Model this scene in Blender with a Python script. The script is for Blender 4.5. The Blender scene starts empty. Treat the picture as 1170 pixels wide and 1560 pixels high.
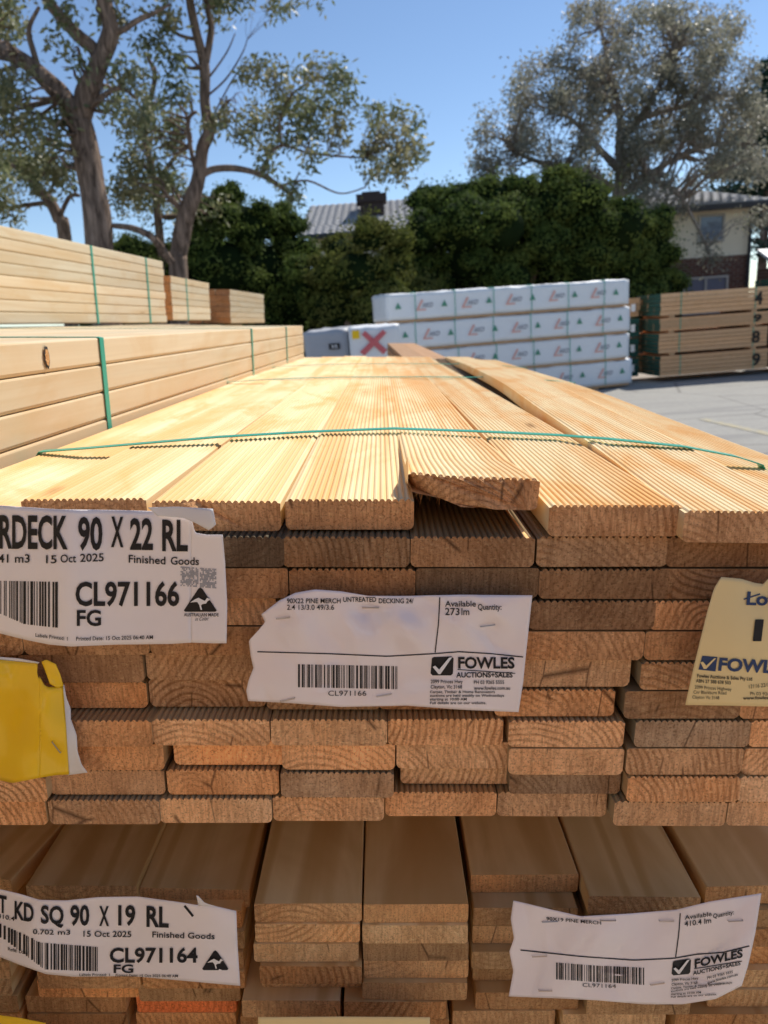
import bpy, bmesh, math, random
import numpy as np
from mathutils import Matrix, Vector, noise
random.seed(7); rng = np.random.default_rng(7)
S = bpy.context.scene
col = S.collection
# ------------------------------------------------------------------ camera
FPX, PW, PH = 1100.0, 1170.0, 1560.0
HC = 1.30
PITCH = math.atan((PH/2-487)/FPX)
ROLL = 0.072
X0 = Vector((1,0,0)); F0 = Vector((0,math.cos(PITCH),-math.sin(PITCH))); U0 = Vector((0,math.sin(PITCH),math.cos(PITCH)))
CR = X0*math.cos(ROLL)-U0*math.sin(ROLL); CU = X0*math.sin(ROLL)+U0*math.cos(ROLL)
A = Matrix((CR,CU,-F0)).transposed(); B = Matrix((X0,U0,-F0))
CAM = Vector((0,0,HC))
Q = (A@B).to_4x4()
NEAR = Matrix.Translation(CAM)@Q@Matrix.Translation(-CAM)      # the near packs stand on ground that falls to the right
cd = bpy.data.cameras.new('camera'); cam = bpy.data.objects.new('camera', cd); col.objects.link(cam)
cd.sensor_fit = 'VERTICAL'; cd.sensor_height = 36; cd.sensor_width = 27; cd.lens = FPX/PH*36
cd.clip_start = 0.02; cd.clip_end = 600
cd.dof.use_dof = True; cd.dof.focus_distance = 0.55; cd.dof.aperture_fstop = cd.lens/2.3
cam.matrix_world = Matrix.Translation(CAM)@A.to_4x4()
S.camera = cam
# ------------------------------------------------------------------ light
SUN_EL, SUN_AZ = math.radians(50), math.radians(44)
w = bpy.data.worlds.new('World'); S.world = w; w.use_nodes = True
nt = w.node_tree; nt.nodes.clear()
sk = nt.nodes.new('ShaderNodeTexSky'); sk.sky_type = 'NISHITA'; sk.sun_disc = False
sk.sun_elevation = SUN_EL; sk.sun_rotation = SUN_AZ; sk.air_density = 0.85; sk.dust_density = 0.0; sk.ozone_density = 2.5
bg = nt.nodes.new('ShaderNodeBackground'); bg.inputs[1].default_value = 0.092
wo = nt.nodes.new('ShaderNodeOutputWorld')
nt.links.new(sk.outputs[0], bg.inputs[0]); nt.links.new(bg.outputs[0], wo.inputs[0])
sd = bpy.data.lights.new('sun','SUN'); sun = bpy.data.objects.new('sun', sd); col.objects.link(sun)
sd.energy = 3.3; sd.angle = math.radians(0.53); sd.color = (1.0,0.95,0.86)
sv = Vector((math.sin(SUN_AZ)*math.cos(SUN_EL), math.cos(SUN_AZ)*math.cos(SUN_EL), math.sin(SUN_EL)))
sun.rotation_euler = sv.to_track_quat('Z','Y').to_euler(); sun.location = (6,6,12)
S.view_settings.view_transform = 'Standard'; S.view_settings.look = 'None'
S.view_settings.gamma = 1; S.view_settings.exposure = 0.6
S.view_settings.use_curve_mapping = False
S.render.engine = 'CYCLES'
S.cycles.max_bounces = 8; S.cycles.diffuse_bounces = 5
# ------------------------------------------------------------------ measuring helpers
def nray(u,v):
    return (Vector((u-PW/2, 0, 0)) + U0*(-(v-PH/2)) + F0*FPX)
def nD(u,v,D):            # near frame, point at depth y = D
    r = nray(u,v); return CAM + r*(D/r.y)
def nH(u,v,h):            # near frame, point h below the eye
    r = nray(u,v); return CAM + r*(-h/r.z)
def wray(u,v): return Q.to_3x3()@nray(u,v)
def wD(u,v,D): r = wray(u,v); return CAM + r*(D/r.y)
def wG(u,v,z=0.0): r = wray(u,v); return CAM + r*((z-HC)/r.z)
# ------------------------------------------------------------------ node helpers
class NT:
    def __init__(s, name, rough=0.6, spec=0.3):
        s.m = bpy.data.materials.new(name); s.m.use_nodes = True; s.t = s.m.node_tree
        s.b = s.t.nodes['Principled BSDF']; s.b.inputs['Roughness'].default_value = rough
        s.b.inputs['Specular IOR Level'].default_value = spec
    def n(s, ty, **kw):
        x = s.t.nodes.new(ty)
        for k,v in kw.items(): setattr(x,k,v)
        return x
    def l(s,a,b): s.t.links.new(a,b)
    def inp(s, node, idx, v):
        if v is None: return
        if hasattr(v,'links') or hasattr(v,'is_output'): s.l(v, node.inputs[idx])
        else: node.inputs[idx].default_value = v
    def coord(s, kind='Object', scale=(1,1,1), rnd=0.0):
        tc = s.n('ShaderNodeTexCoord'); mp = s.n('ShaderNodeMapping'); mp.inputs['Scale'].default_value = scale
        src = tc.outputs[kind]
        if rnd:
            oi = s.n('ShaderNodeObjectInfo'); wn = s.n('ShaderNodeTexWhiteNoise', noise_dimensions='1D'); s.l(oi.outputs['Random'], wn.inputs['W'])
            va = s.n('ShaderNodeVectorMath', operation='MULTIPLY_ADD'); s.l(wn.outputs['Color'], va.inputs[0]); va.inputs[1].default_value=(rnd,)*3; s.l(src, va.inputs[2]); src = va.outputs[0]
        s.l(src, mp.inputs[0]); return mp.outputs[0]
    def noise(s, vec, scale=5, detail=4, rough=0.55, dist=0.0):
        x = s.n('ShaderNodeTexNoise'); s.l(vec, x.inputs['Vector']); x.inputs['Scale'].default_value=scale; x.inputs['Detail'].default_value=detail
        x.inputs['Roughness'].default_value=rough; x.inputs['Distortion'].default_value=dist; return x.outputs['Fac']
    def vor(s, vec, scale=5, feature='F1'):
        x = s.n('ShaderNodeTexVoronoi', feature=feature); s.l(vec, x.inputs['Vector']); x.inputs['Scale'].default_value=scale; return x.outputs['Distance']
    def ramp(s, fac, stops, interp='LINEAR'):
        x = s.n('ShaderNodeValToRGB'); s.l(fac, x.inputs[0]); e = x.color_ramp.elements; x.color_ramp.interpolation = interp
        while len(e) < len(stops): e.new(0.5)
        for i,(p,c) in enumerate(stops):
            e[i].position = p; e[i].color = (c,c,c,1) if isinstance(c,(int,float)) else (*c,1)
        return x.outputs[0]
    def mix(s, fac, a, b, mode='MIX'):
        x = s.n('ShaderNodeMix', data_type='RGBA', blend_type=mode)
        s.inp(x,0,fac); s.inp(x,6,(*a,1) if isinstance(a,tuple) else a); s.inp(x,7,(*b,1) if isinstance(b,tuple) else b); return x.outputs[2]
    def math(s, op, a, b=None, c=None):
        x = s.n('ShaderNodeMath', operation=op); s.inp(x,0,a); s.inp(x,1,b); s.inp(x,2,c); return x.outputs[0]
    def bump(s, h, strength=0.3, dist=0.001):
        x = s.n('ShaderNodeBump'); s.l(h, x.inputs['Height']); x.inputs['Strength'].default_value=strength; x.inputs['Distance'].default_value=dist
        s.l(x.outputs[0], s.b.inputs['Normal'])
    def color(s, c):
        if isinstance(c,tuple): s.b.inputs['Base Color'].default_value=(*c,1)
        else: s.l(c, s.b.inputs['Base Color'])
        return s
    def tinted(s, c):
        oi = s.n('ShaderNodeObjectInfo'); return s.mix(1.0, c, oi.outputs['Color'], 'MULTIPLY')

def flat(name, c, rough=0.6, spec=0.3, metal=0.0, var=0.12, scale=30):
    N = NT(name, rough, spec); N.b.inputs['Metallic'].default_value = metal
    f = N.noise(N.coord(), scale, 3)
    N.color(N.mix(f, tuple(x*(1-var) for x in c), tuple(min(1,x*(1+var)) for x in c))); return N.m

def wood_long(name, light, dark, stain, stain_amt=0.5, knots=True, sc=1.0, knotcol=(.20,.09,.035), ks=(7,2.0,0), figure=.16):
    N = NT(name, 0.62, 0.25)
    g = N.noise(N.coord(scale=(90*sc,1.6*sc,90*sc), rnd=37.), 1.0, 5, .6, .4)
    pt = N.noise(N.coord(scale=(11,4.5,11), rnd=71.), 1.0, 4, .6, .8)
    g2 = N.noise(N.coord(scale=(22*sc,.55*sc,14*sc), rnd=53.), 1.0, 3, .5, 1.4)
    c = N.mix(N.ramp(g,[(.3,0),(.7,1)]), light, dark)
    c = N.mix(N.math('MULTIPLY', N.ramp(g2,[(.45,0),(.62,1)]), stain_amt), c, stain)
    c = N.mix(.35, c, N.mix(N.noise(N.coord(scale=(3,.8,3), rnd=91.),1.5,2), light, dark))
    c = N.mix(N.math('MULTIPLY', N.ramp(pt,[(.5,0),(.66,1)]), stain_amt*.8), c, stain)
    cg = N.noise(N.coord(scale=(13*sc,.75*sc,13*sc), rnd=83.), 1.0, 1, .4, .3)
    cs_ = N.ramp(N.math('MULTIPLY_ADD', N.math('SINE', N.math('MULTIPLY', cg, 60.)), .5, .5),[(.55,0),(.95,1)])
    c = N.mix(N.math('MULTIPLY', cs_, figure), c, stain)
    if knots:
        kv = N.coord(scale=ks, rnd=19.)
        k = N.vor(kv, 1.0); k2 = N.noise(kv, 9, 2)
        kk = N.math('ADD', k, N.math('MULTIPLY', k2, .05))
        c = N.mix(N.ramp(kk,[(.055,.85),(.085,0)]), c, knotcol)
        c = N.mix(N.ramp(kk,[(.1,.35),(.24,0)]), c, stain)
    N.color(N.tinted(c)); N.bump(g, .25, .0006); return N.m

def wood_end(name, light, dark, ringw=.0052, rough=.8):
    N = NT(name, rough, 0.12)
    tc = N.n('ShaderNodeTexCoord'); oi = N.n('ShaderNodeObjectInfo'); wn = N.n('ShaderNodeTexWhiteNoise', noise_dimensions='1D'); N.l(oi.outputs['Random'], wn.inputs['W'])
    off = N.n('ShaderNodeVectorMath', operation='MULTIPLY_ADD'); N.l(wn.outputs['Color'], off.inputs[0]); off.inputs[1].default_value=(.10,0,.12); off.inputs[2].default_value=(-.05,0,-.072)
    sb = N.n('ShaderNodeVectorMath', operation='SUBTRACT'); N.l(tc.outputs['Object'], sb.inputs[0]); N.l(off.outputs[0], sb.inputs[1])
    fl = N.n('ShaderNodeVectorMath', operation='MULTIPLY'); N.l(sb.outputs[0], fl.inputs[0]); fl.inputs[1].default_value=(1,0,1)
    ln = N.n('ShaderNodeVectorMath', operation='LENGTH'); N.l(fl.outputs[0], ln.inputs[0])
    vec = N.coord(rnd=11.)
    d = N.math('ADD', ln.outputs['Value'], N.math('MULTIPLY', N.noise(vec, 17, 2), .016))
    s_ = N.math('SINE', N.math('MULTIPLY', d, 6.283/ringw))
    ring = N.ramp(N.math('MULTIPLY_ADD', s_, .5, .5), [(.0,0),(.6,.25),(.93,1)])
    rv=N.n('ShaderNodeSeparateXYZ'); N.l(wn.outputs['Color'], rv.inputs[0]); ring = N.math('MULTIPLY', ring, N.math('MULTIPLY_ADD', rv.outputs[1], 1.2, .15)); ring = N.math('MULTIPLY', ring, N.ramp(N.noise(vec, 30, 3),[(.35,.25),(.55,1)]))
    c = N.mix(N.math('MULTIPLY', ring, .62), light, dark)
    blot = N.noise(vec, 26, 4, .6); c = N.mix(N.ramp(blot,[(.40,0),(.68,.5)]), c, dark)
    c = N.mix(N.ramp(N.noise(vec, 14, 2),[(.45,0),(.7,.35)]), c, tuple(x*y for x,y in zip(light,(1.25,.98,.72))))
    sp = N.noise(vec, 620, 3, .75)
    sc_ = N.coord(scale=(1,1,2.2), rnd=5.)
    saw = N.noise(sc_, 240, 3, .7)
    c = N.mix(N.ramp(sp,[(.36,.6),(.48,0)]), c, tuple(x*.5 for x in dark))
    c = N.mix(N.ramp(saw,[(.56,0),(.72,.5)]), c, tuple(min(1,x*1.6) for x in light))
    ck = N.coord(scale=(26,1,9), rnd=7.); ckv = N.vor(ck, 1.0, 'DISTANCE_TO_EDGE'); ckm = N.ramp(N.noise(vec, 21, 1),[(.57,0),(.62,.8)])
    c = N.mix(N.math('MULTIPLY', N.ramp(ckv,[(.0,1),(.022,0)]), ckm), c, (.05,.02,.01))
    sm = N.noise(N.coord(scale=(520,1,46), rnd=3.), 1.0, 2, .6)
    c = N.mix(N.ramp(sm,[(.35,.38),(.55,0)]), c, tuple(x*.8 for x in dark))
    N.color(N.tinted(c))
    N.bump(N.math('ADD', N.math('ADD', sp, N.math('MULTIPLY',saw,1.3)), N.math('MULTIPLY', ring, .5)), .7, .0010); return N.m

M = {}
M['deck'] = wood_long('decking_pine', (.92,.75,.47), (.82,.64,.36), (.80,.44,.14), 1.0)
M['deckin'] = wood_long('decking_pine_shaded', (.47,.33,.18), (.36,.24,.12), (.34,.20,.09), .5)  # darker copy of decking_pine; contact shade between boards put into its colour
M['stud'] = wood_long('stud_pine', (.78,.66,.46), (.64,.49,.30), (.62,.40,.18), .45, sc=.8, ks=(0,1.3,14))
M['smooth'] = wood_long('dressed_pine', (.97,.69,.36), (.88,.58,.27), (.64,.34,.11), .5, sc=.7, figure=.6)
M['hard'] = wood_long('weathered_timber', (.66,.39,.21), (.50,.29,.15), (.50,.27,.12), .5)
M['end'] = wood_end('end_grain', (.74,.42,.215), (.28,.12,.045))
M['endpale'] = wood_end('end_grain_pale', (.80,.48,.23), (.38,.18,.07), .006)
M['strap'] = flat('green_strap', (.03,.36,.25), .35, .5)
M['greenpaint'] = flat('green_end_paint', (.018,.075,.058), .7)
M['steel'] = flat('staple_steel', (.55,.50,.47), .3, .5, 1.0)
M['ink'] = flat('black_ink', (.012,.011,.013), .45, .3)
M['navy'] = flat('navy_ink', (.03,.055,.14), .5, .3)
M['red'] = flat('red_ink', (.80,.42,.35), .6); M['redpaint'] = flat('red_spray_paint', (.66,.16,.17), .6)
M['greenink'] = flat('green_ink', (.10,.30,.20), .6); M['greyink'] = flat('grey_ink', (.36,.36,.39), .6)
M['inkwhite'] = flat('white_ink', (.85,.83,.82), .5)
M['marker'] = flat('black_marker', (.03,.025,.02), .7)
def paper(name, c, rough=.5, wr=.35, coat=0.0):
    N = NT(name, rough, .4); N.b.inputs['Coat Weight'].default_value = coat; N.b.inputs['Coat Roughness'].default_value = .08
    v = N.coord(); a = N.noise(v, 24, 3, .5, .6); b = N.noise(v, 9, 2, .5, 1.2)
    N.color(N.mix(N.noise(v, 60, 4), tuple(x*.95 for x in c), c)); N.bump(N.math('ADD', N.math('MULTIPLY',a,.35), b), wr, .006); return N.m
M['paper'] = paper('white_label_paper', (.92,.85,.84), .45, .12, .15)  # slight pink in the base colour stands for warm bounce light
M['sleeve'] = paper('plastic_sleeved_paper', (.92,.82,.81), .25, .35, .6)  # pink tint puts warm bounce and reflection into the base colour
M['torn'] = paper('torn_paper_edge', (.80,.78,.78), .8, .2)
M['yellow'] = paper('yellow_card', (.98,.62,.01), .3, .3, .4)
M['lot'] = paper('pale_yellow_card', (.88,.68,.33), .55, .1)
M['wrap'] = None
def wrapmat(name, c):
    N = NT(name, .42, .35); v = N.coord(scale=(1,1,1)); f = N.noise(v, 5, 4, .6, 1.0); g = N.noise(N.coord(scale=(2,9,9)), 2.0, 4, .6, .8)
    N.color(N.mix(f, tuple(x*.93 for x in c), c)); N.bump(N.math('ADD', f, g), .5, .02); return N.m
M['wrap'] = wrapmat('white_plastic_wrap', (.86,.87,.88)); M['wrapgrey'] = wrapmat('grey_plastic_wrap', (.50,.50,.52))
def bark(name, a, b):
    N = NT(name, .9, .1); v = N.coord(scale=(6,6,1.1)); f = N.noise(v, 2.2, 6, .65, .8); N.color(N.mix(N.ramp(f,[(.35,0),(.65,1)]), a, b)); N.bump(f, 1.0, .05); return N.m
M['bark'] = bark('gum_bark', (.09,.062,.048), (.36,.26,.20)); M['barkpale'] = bark('pale_bark', (.20,.16,.13), (.45,.38,.32))
def leafmat(name, a, b, tr=.25, c=None):
    N = NT(name, .8 if 'leaves' in name and ('hedge' in name or 'bush' in name) else .45, .12 if ('hedge' in name or 'bush' in name) else .4); g = N.n('ShaderNodeNewGeometry')
    f = N.n('ShaderNodeTexWhiteNoise', noise_dimensions='1D'); N.l(g.outputs['Random Per Island'], f.inputs['W'])
    cl = N.noise(N.coord(), 1.3, 2)
    cc = N.mix(f.outputs['Value'], a, b)
    if c: cc = N.mix(N.ramp(cl,[(.42,0),(.62,.75)]), cc, c)
    N.color(cc); tl = N.n('ShaderNodeBsdfTranslucent'); N.l(cc, tl.inputs[0]); ms = N.n('ShaderNodeMixShader'); ms.inputs[0].default_value = tr
    out = [x for x in N.t.nodes if x.type=='OUTPUT_MATERIAL'][0]
    N.l(N.b.outputs[0], ms.inputs[1]); N.l(tl.outputs[0], ms.inputs[2]); N.l(ms.outputs[0], out.inputs[0]); return N.m
M['gumleaf'] = leafmat('gum_leaves', (.10,.13,.055), (.30,.32,.16), .4, (.32,.28,.15))
M['redgum'] = leafmat('olive_brown_leaves', (.19,.19,.14), (.38,.37,.28), .5, (.30,.27,.21))
M['hedgeleaf'] = leafmat('dark_hedge_leaves', (.05,.085,.02), (.12,.17,.04), .3, (.17,.21,.05))
M['yellowbush'] = leafmat('olive_bush_leaves', (.08,.10,.02), (.19,.21,.05), .3, (.17,.17,.05))
M['pineleaf'] = leafmat('blue_green_needles', (.02,.05,.03), (.04,.09,.05), .1)
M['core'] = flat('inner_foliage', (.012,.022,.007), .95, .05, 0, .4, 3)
# ------------------------------------------------------------------ mesh helpers
class MB:
    def __init__(s): s.v=[]; s.f=[]; s.m=[]
    def add(s, vs, fs, mi=0):
        o=len(s.v); s.v += [tuple(p) for p in vs]; s.f += [tuple(i+o for i in q) for q in fs]; s.m += [mi]*len(fs)
    def box(s, a, b, mi=0):
        x0,y0,z0=a; x1,y1,z1=b
        s.add([(x0,y0,z0),(x1,y0,z0),(x1,y1,z0),(x0,y1,z0),(x0,y0,z1),(x1,y0,z1),(x1,y1,z1),(x0,y1,z1)],
              [(0,3,2,1),(4,5,6,7),(0,1,5,4),(1,2,6,5),(2,3,7,6),(3,0,4,7)], mi)
    def tube(s, pts, rad, n=8, mi=0, cap=True):
        pts=[Vector(p) for p in pts]; rings=[]; up=Vector((0.3,0.9,0.1)).normalized()
        for i,p in enumerate(pts):
            d=(pts[min(i+1,len(pts)-1)]-pts[max(i-1,0)]); d=d.normalized() if d.length>1e-9 else Vector((0,0,1))
            a=up-d*up.dot(d); a = a.normalized() if a.length>1e-4 else d.orthogonal().normalized(); b=d.cross(a); up=a
            r=rad[i] if hasattr(rad,'__len__') else rad
            rings.append([p+a*(r*math.cos(6.2832*k/n))+b*(r*math.sin(6.2832*k/n)) for k in range(n)])
        vs=[q for r in rings for q in r]; fs=[]
        for i in range(len(pts)-1):
            for k in range(n): fs.append((i*n+k, i*n+(k+1)%n, (i+1)*n+(k+1)%n, (i+1)*n+k))
        if cap: fs += [tuple(range(n))[::-1], tuple(range((len(pts)-1)*n, len(pts)*n))]
        s.add(vs, fs, mi)
    def mesh(s, name, mats, smooth=False):
        me=bpy.data.meshes.new(name); me.from_pydata(s.v,[],s.f)
        for m in mats: me.materials.append(m)
        me.polygons.foreach_set('material_index', s.m)
        if smooth: me.polygons.foreach_set('use_smooth',[True]*len(s.f))
        me.update(); return me
    def build(s, name, mats, parent=None, smooth=False):
        if not isinstance(mats,(list,tuple)): mats=[mats]
        return link(name, s.mesh(name,mats,smooth), parent)
def link(name, me, parent=None, mw=None):
    o=bpy.data.objects.new(name, me); col.objects.link(o)
    if parent: o.parent=parent
    if mw is not None: o.matrix_local = mw
    return o
def tag(o, label=None, cat=None, group=None, kind=None):
    for k,v in (('label',label),('category',cat),('group',group),('kind',kind)):
        if v: o[k]=v
    return o
def thing(name, label, cat, mw=None, group=None):
    o=bpy.data.objects.new(name,None); col.objects.link(o); o.empty_display_size=.1
    if mw is not None: o.matrix_world=mw
    return tag(o,label,cat,group)
def plank_mesh(name, w, t, L, mats, ribs=0, segs=1, bend=None, bev=.0025, endmat=1, rough_end=0, bend_front=None):
    """cross-section in x (0..w), z (-t..0), run along y 0..L"""
    prof=[]
    prof += [(bev*2,-t)]+([(w*k/12,-t) for k in range(1,12)] if (ribs and segs>2) else [])+[(w-bev*2,-t),(w-bev*.7,-t+bev*.7),(w,-t+bev*2)]
    if ribs:
        dep=.0017; p=(w-.003)/ribs
        prof.append((w,-dep*1.2))
        for i in range(ribs):
            x=w-.0015-i*p
            prof += [(x-p*.06,-dep),(x-p*.26,-dep*.22),(x-p*.5,0),(x-p*.74,-dep*.22),(x-p*.94,-dep)]
        prof.append((0,-dep*1.2))
    else:
        prof += [(w,-bev),(w-bev*.3,-bev*.3),(w-bev,0),(bev,0),(bev*.3,-bev*.3),(0,-bev)]
    prof += [(0,-t+bev*2),(bev*.7,-t+bev*.7)]
    n=len(prof); mb=MB(); vs=[]
    for j in range(segs+1):
        y=L*(j/segs)**(1.7 if segs>2 else 1); dx,dz=(bend(y) if bend else (0,0))
        for (x,z) in prof:
            yy=y
            if j==0 and bend_front: yy=y+bend_front(x,z)
            vs.append((x+dx,yy,z+dz))
    fs=[]
    for j in range(segs):
        for k in range(n): fs.append((j*n+k,j*n+(k+1)%n,(j+1)*n+(k+1)%n,(j+1)*n+k))
    mb.add(vs,fs,0); mb.add([],[],0)
    mb.f.append(tuple(range(n))[::-1]); mb.m.append(endmat); mb.f.append(tuple(range(segs*n,(segs+1)*n))); mb.m.append(endmat)
    return mb.mesh(name,mats)
def rnd(a,b): return random.uniform(a,b)
def tintcol(o, base=1.0, var=.12, warm=.06):
    b=base*rnd(1-var,1+var); k=rnd(-warm,warm); o.color=(b*(1+k),b,b*(1-k),1)
# ================================================================== SETTING
def groundmat():
    N=NT('yard_concrete',.85,.2); v=N.coord(); a=N.noise(v,.6,5,.6,.6); b=N.noise(v,14,5,.7); c=N.noise(N.coord(scale=(.25,1.2,1)),1.4,4,.6,1.5)
    cc=N.mix(a,(.31,.295,.265),(.41,.39,.35)); cc=N.mix(N.ramp(b,[(.3,.35),(.6,0)]),cc,(.2,.195,.19)); cc=N.mix(N.ramp(c,[(.5,0),(.62,.55)]),cc,(.23,.22,.21)); vc=N.vor(v,.45,'DISTANCE_TO_EDGE'); cc=N.mix(N.ramp(vc,[(.0,.7),(.008,0)]),cc,(.14,.13,.12))
    sep=N.n('ShaderNodeSeparateXYZ'); N.l(v,sep.inputs[0])
    N.color(cc); N.bump(b,.3,.004); return N.m
mb=MB(); mb.add([(-250,-120,0),(250,-120,0),(250,300,0),(-250,300,0)],[(0,1,2,3)])
tag(mb.build('ground',groundmat()),kind='structure')
mb=MB(); mb.add([(-60,14.6,.004),(60,16.4,.004),(60,80,.004),(-60,80,.004)],[(0,1,2,3)])
def soil():
    N=NT('garden_soil',.95,.1); a=N.noise(N.coord(),1.2,6,.7); N.color(N.mix(a,(.05,.04,.028),(.11,.085,.05))); N.bump(a,.5,.05); return N.m
tag(mb.build('garden_bed',soil()),kind='structure')
# faint yellow line on the concrete
def linemat():
    N=NT('worn_yellow_paint',.8,.2); a=N.noise(N.coord(),9,5,.7); N.color(N.mix(N.ramp(a,[(.42,0),(.6,1)]),(.37,.35,.30),(.46,.39,.24))); return N.m
p0=wG(1085,642); p1=wG(1200,668); d=(p1-p0).normalized(); sd_=Vector((-d.y,d.x,0))*.05
mb=MB(); e0=p0-d*.2; e1=p1+d*2
mb.add([(*(e0+sd_).xy,.004),(*(e0-sd_).xy,.004),(*(e1-sd_).xy,.004),(*(e1+sd_).xy,.004)],[(0,1,2,3)])
tag(mb.build('painted_line',linemat()),kind='structure')
# ================================================================== NEAR PACKS
ENDW=.0885
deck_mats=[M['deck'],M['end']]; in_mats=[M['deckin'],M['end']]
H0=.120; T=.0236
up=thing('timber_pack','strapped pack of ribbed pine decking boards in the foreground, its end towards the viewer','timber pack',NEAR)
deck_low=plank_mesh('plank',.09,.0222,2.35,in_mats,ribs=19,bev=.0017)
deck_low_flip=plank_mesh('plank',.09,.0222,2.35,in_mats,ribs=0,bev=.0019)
rows={
2:[(-160,38,824),(38,234,824),(235,426,824),(427,625,822),(627,822,826),(824,1030,824),(1046,1250,838),(1252,1450,842)],
3:[(-150,47,868),(48,243,868),(245,438,866),(440,633,866),(634,822,866),(826,1026,872),(1030,1231,890),(1233,1425,893)],
4:[(-160,28,908),(30,223,908),(225,420,908),(421,615,912),(616,808,912),(811,1007,922),(1008,1202,931),(1204,1390,935)],
5:[(-160,31,955),(32,225,955),(226,417,955),(418,606,958),(608,795,960),(797,985,964),(990,1182,969),(1184,1370,972)],
6:[(-160,27,998),(28,217,998),(221,408,995),(409,594,996),(596,777,998),(779,962,1004),(983,1169,1015),(1171,1350,1018)],
7:[(-148,37,1038),(38,222,1038),(226,404,1036),(405,575,1040),(577,752,1040),(755,938,1050),(956,1136,1058),(1138,1315,1060)],
8:[(-135,45,1096),(47,230,1097),(231,410,1095),(412,590,1095),(591,765,1095),(777,955,1101),(974,1151,1105),(1153,1330,1106)],
9:[(-115,64,1134),(69,248,1134),(253,427,1134),(429,602,1133),(604,775,1132),(776,952,1141),(958,1137,1144),(1139,1315,1146)],
10:[(-110,68,1183),(73,249,1172),(253,424,1172),(427,600,1176),(605,776,1164),(777,946,1171),(958,1127,1184),(1129,1300,1184)],
11:[(-105,68,1219),(72,239,1218),(241,413,1216),(415,585,1213),(587,757,1206),(759,925,1206),(937,1109,1220),(1111,1280,1220)]}
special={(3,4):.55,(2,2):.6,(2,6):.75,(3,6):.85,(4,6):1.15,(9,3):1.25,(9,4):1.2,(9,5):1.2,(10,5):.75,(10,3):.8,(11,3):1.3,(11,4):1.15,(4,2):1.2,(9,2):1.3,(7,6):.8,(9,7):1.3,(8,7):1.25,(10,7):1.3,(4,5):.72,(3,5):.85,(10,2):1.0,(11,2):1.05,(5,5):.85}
for r,bs in rows.items():
    h=H0+T*(r-1)
    if r>5: bs=bs+[(bs[-1][1]+2,bs[-1][1]+2+bs[-1][1]-bs[-1][0],bs[-1][2])]  # unseen extra end board, added to block sun on the lower pack
    for c,(u0,u1,v) in enumerate(bs):
        ribs_up = r in (2,4,8,10,11) or (r in (3,7) and c%2==1) or (r==6 and c%3==0)
        a=nH(u0,v,h); b=nH(u1,v,h)
        wd=min(max(b.x-a.x,.0855),.092); a.y=max(a.y,.4745)
        if (r,c) in ((10,4),(6,0),(9,2)): a.y+=.007; a.x+=.003
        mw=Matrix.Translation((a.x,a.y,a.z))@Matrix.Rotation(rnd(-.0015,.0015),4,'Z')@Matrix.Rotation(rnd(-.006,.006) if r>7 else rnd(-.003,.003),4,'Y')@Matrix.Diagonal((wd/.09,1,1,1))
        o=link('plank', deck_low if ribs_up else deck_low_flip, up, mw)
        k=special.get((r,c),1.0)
        tintcol(o,(1.25 if r>7 else (1.0 if r>3 else .70))*k,.18,.09)  # rows just below the top tinted darker: overhang shadow put into the colour
        if (r,c) in ((10,3),(10,5),(4,5),(6,1),(2,2),(5,4),(8,6),(10,1),(7,2),(11,1)): q=o.color; o.color=(q[0]*.80,q[1]*.86,q[2]*.95,1)
# --- top row: bent boards of their own
def lin(pts):
    def f(y):
        for (a,va),(b,vb) in zip(pts,pts[1:]):
            if y<=b:
                t=(y-a)/(b-a); t=max(0,min(1,t)); t=t*t*(3-2*t)*.5+t*.5; return va+(vb-va)*t
        return pts[-1][1]
    return f
Lr=2.35
#      u0   v    h     xfar   z control (y,dz)                           x control
top=[(-168,774,.131,-.335,[(0,0),(.35,-.003),(Lr,-.012)],None),
     (31,760,.1235,-.240,[(0,0),(.3,0),(Lr,-.015)],None),
     (231,762,.1215,-.157,[(0,0),(.3,.002),(Lr,-.016)],None),
     (434,760,.120,-.080,[(0,0),(.3,.0015),(Lr,-.018)],None),
     (623,722,.1015,.010,[(0,0),(.12,-.009),(.34,-.0175),(.6,-.019),(Lr,-.036)],None),
     (837,769,.1205,.090,[(0,0),(.3,.001),(Lr,-.018)],None),
     (1044,777,.1215,.236,[(0,0),(.3,.008),(.8,.015),(1.4,.008),(Lr,-.012)],[(0,0),(.5,.006),(1.2,.022),(Lr,.03)]),
     (1248,786,.129,.335,[(0,0),(.3,-.001),(.8,.002),(Lr,-.012)],[(0,0),(.5,.008),(1.2,.024),(Lr,.03)])]
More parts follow.
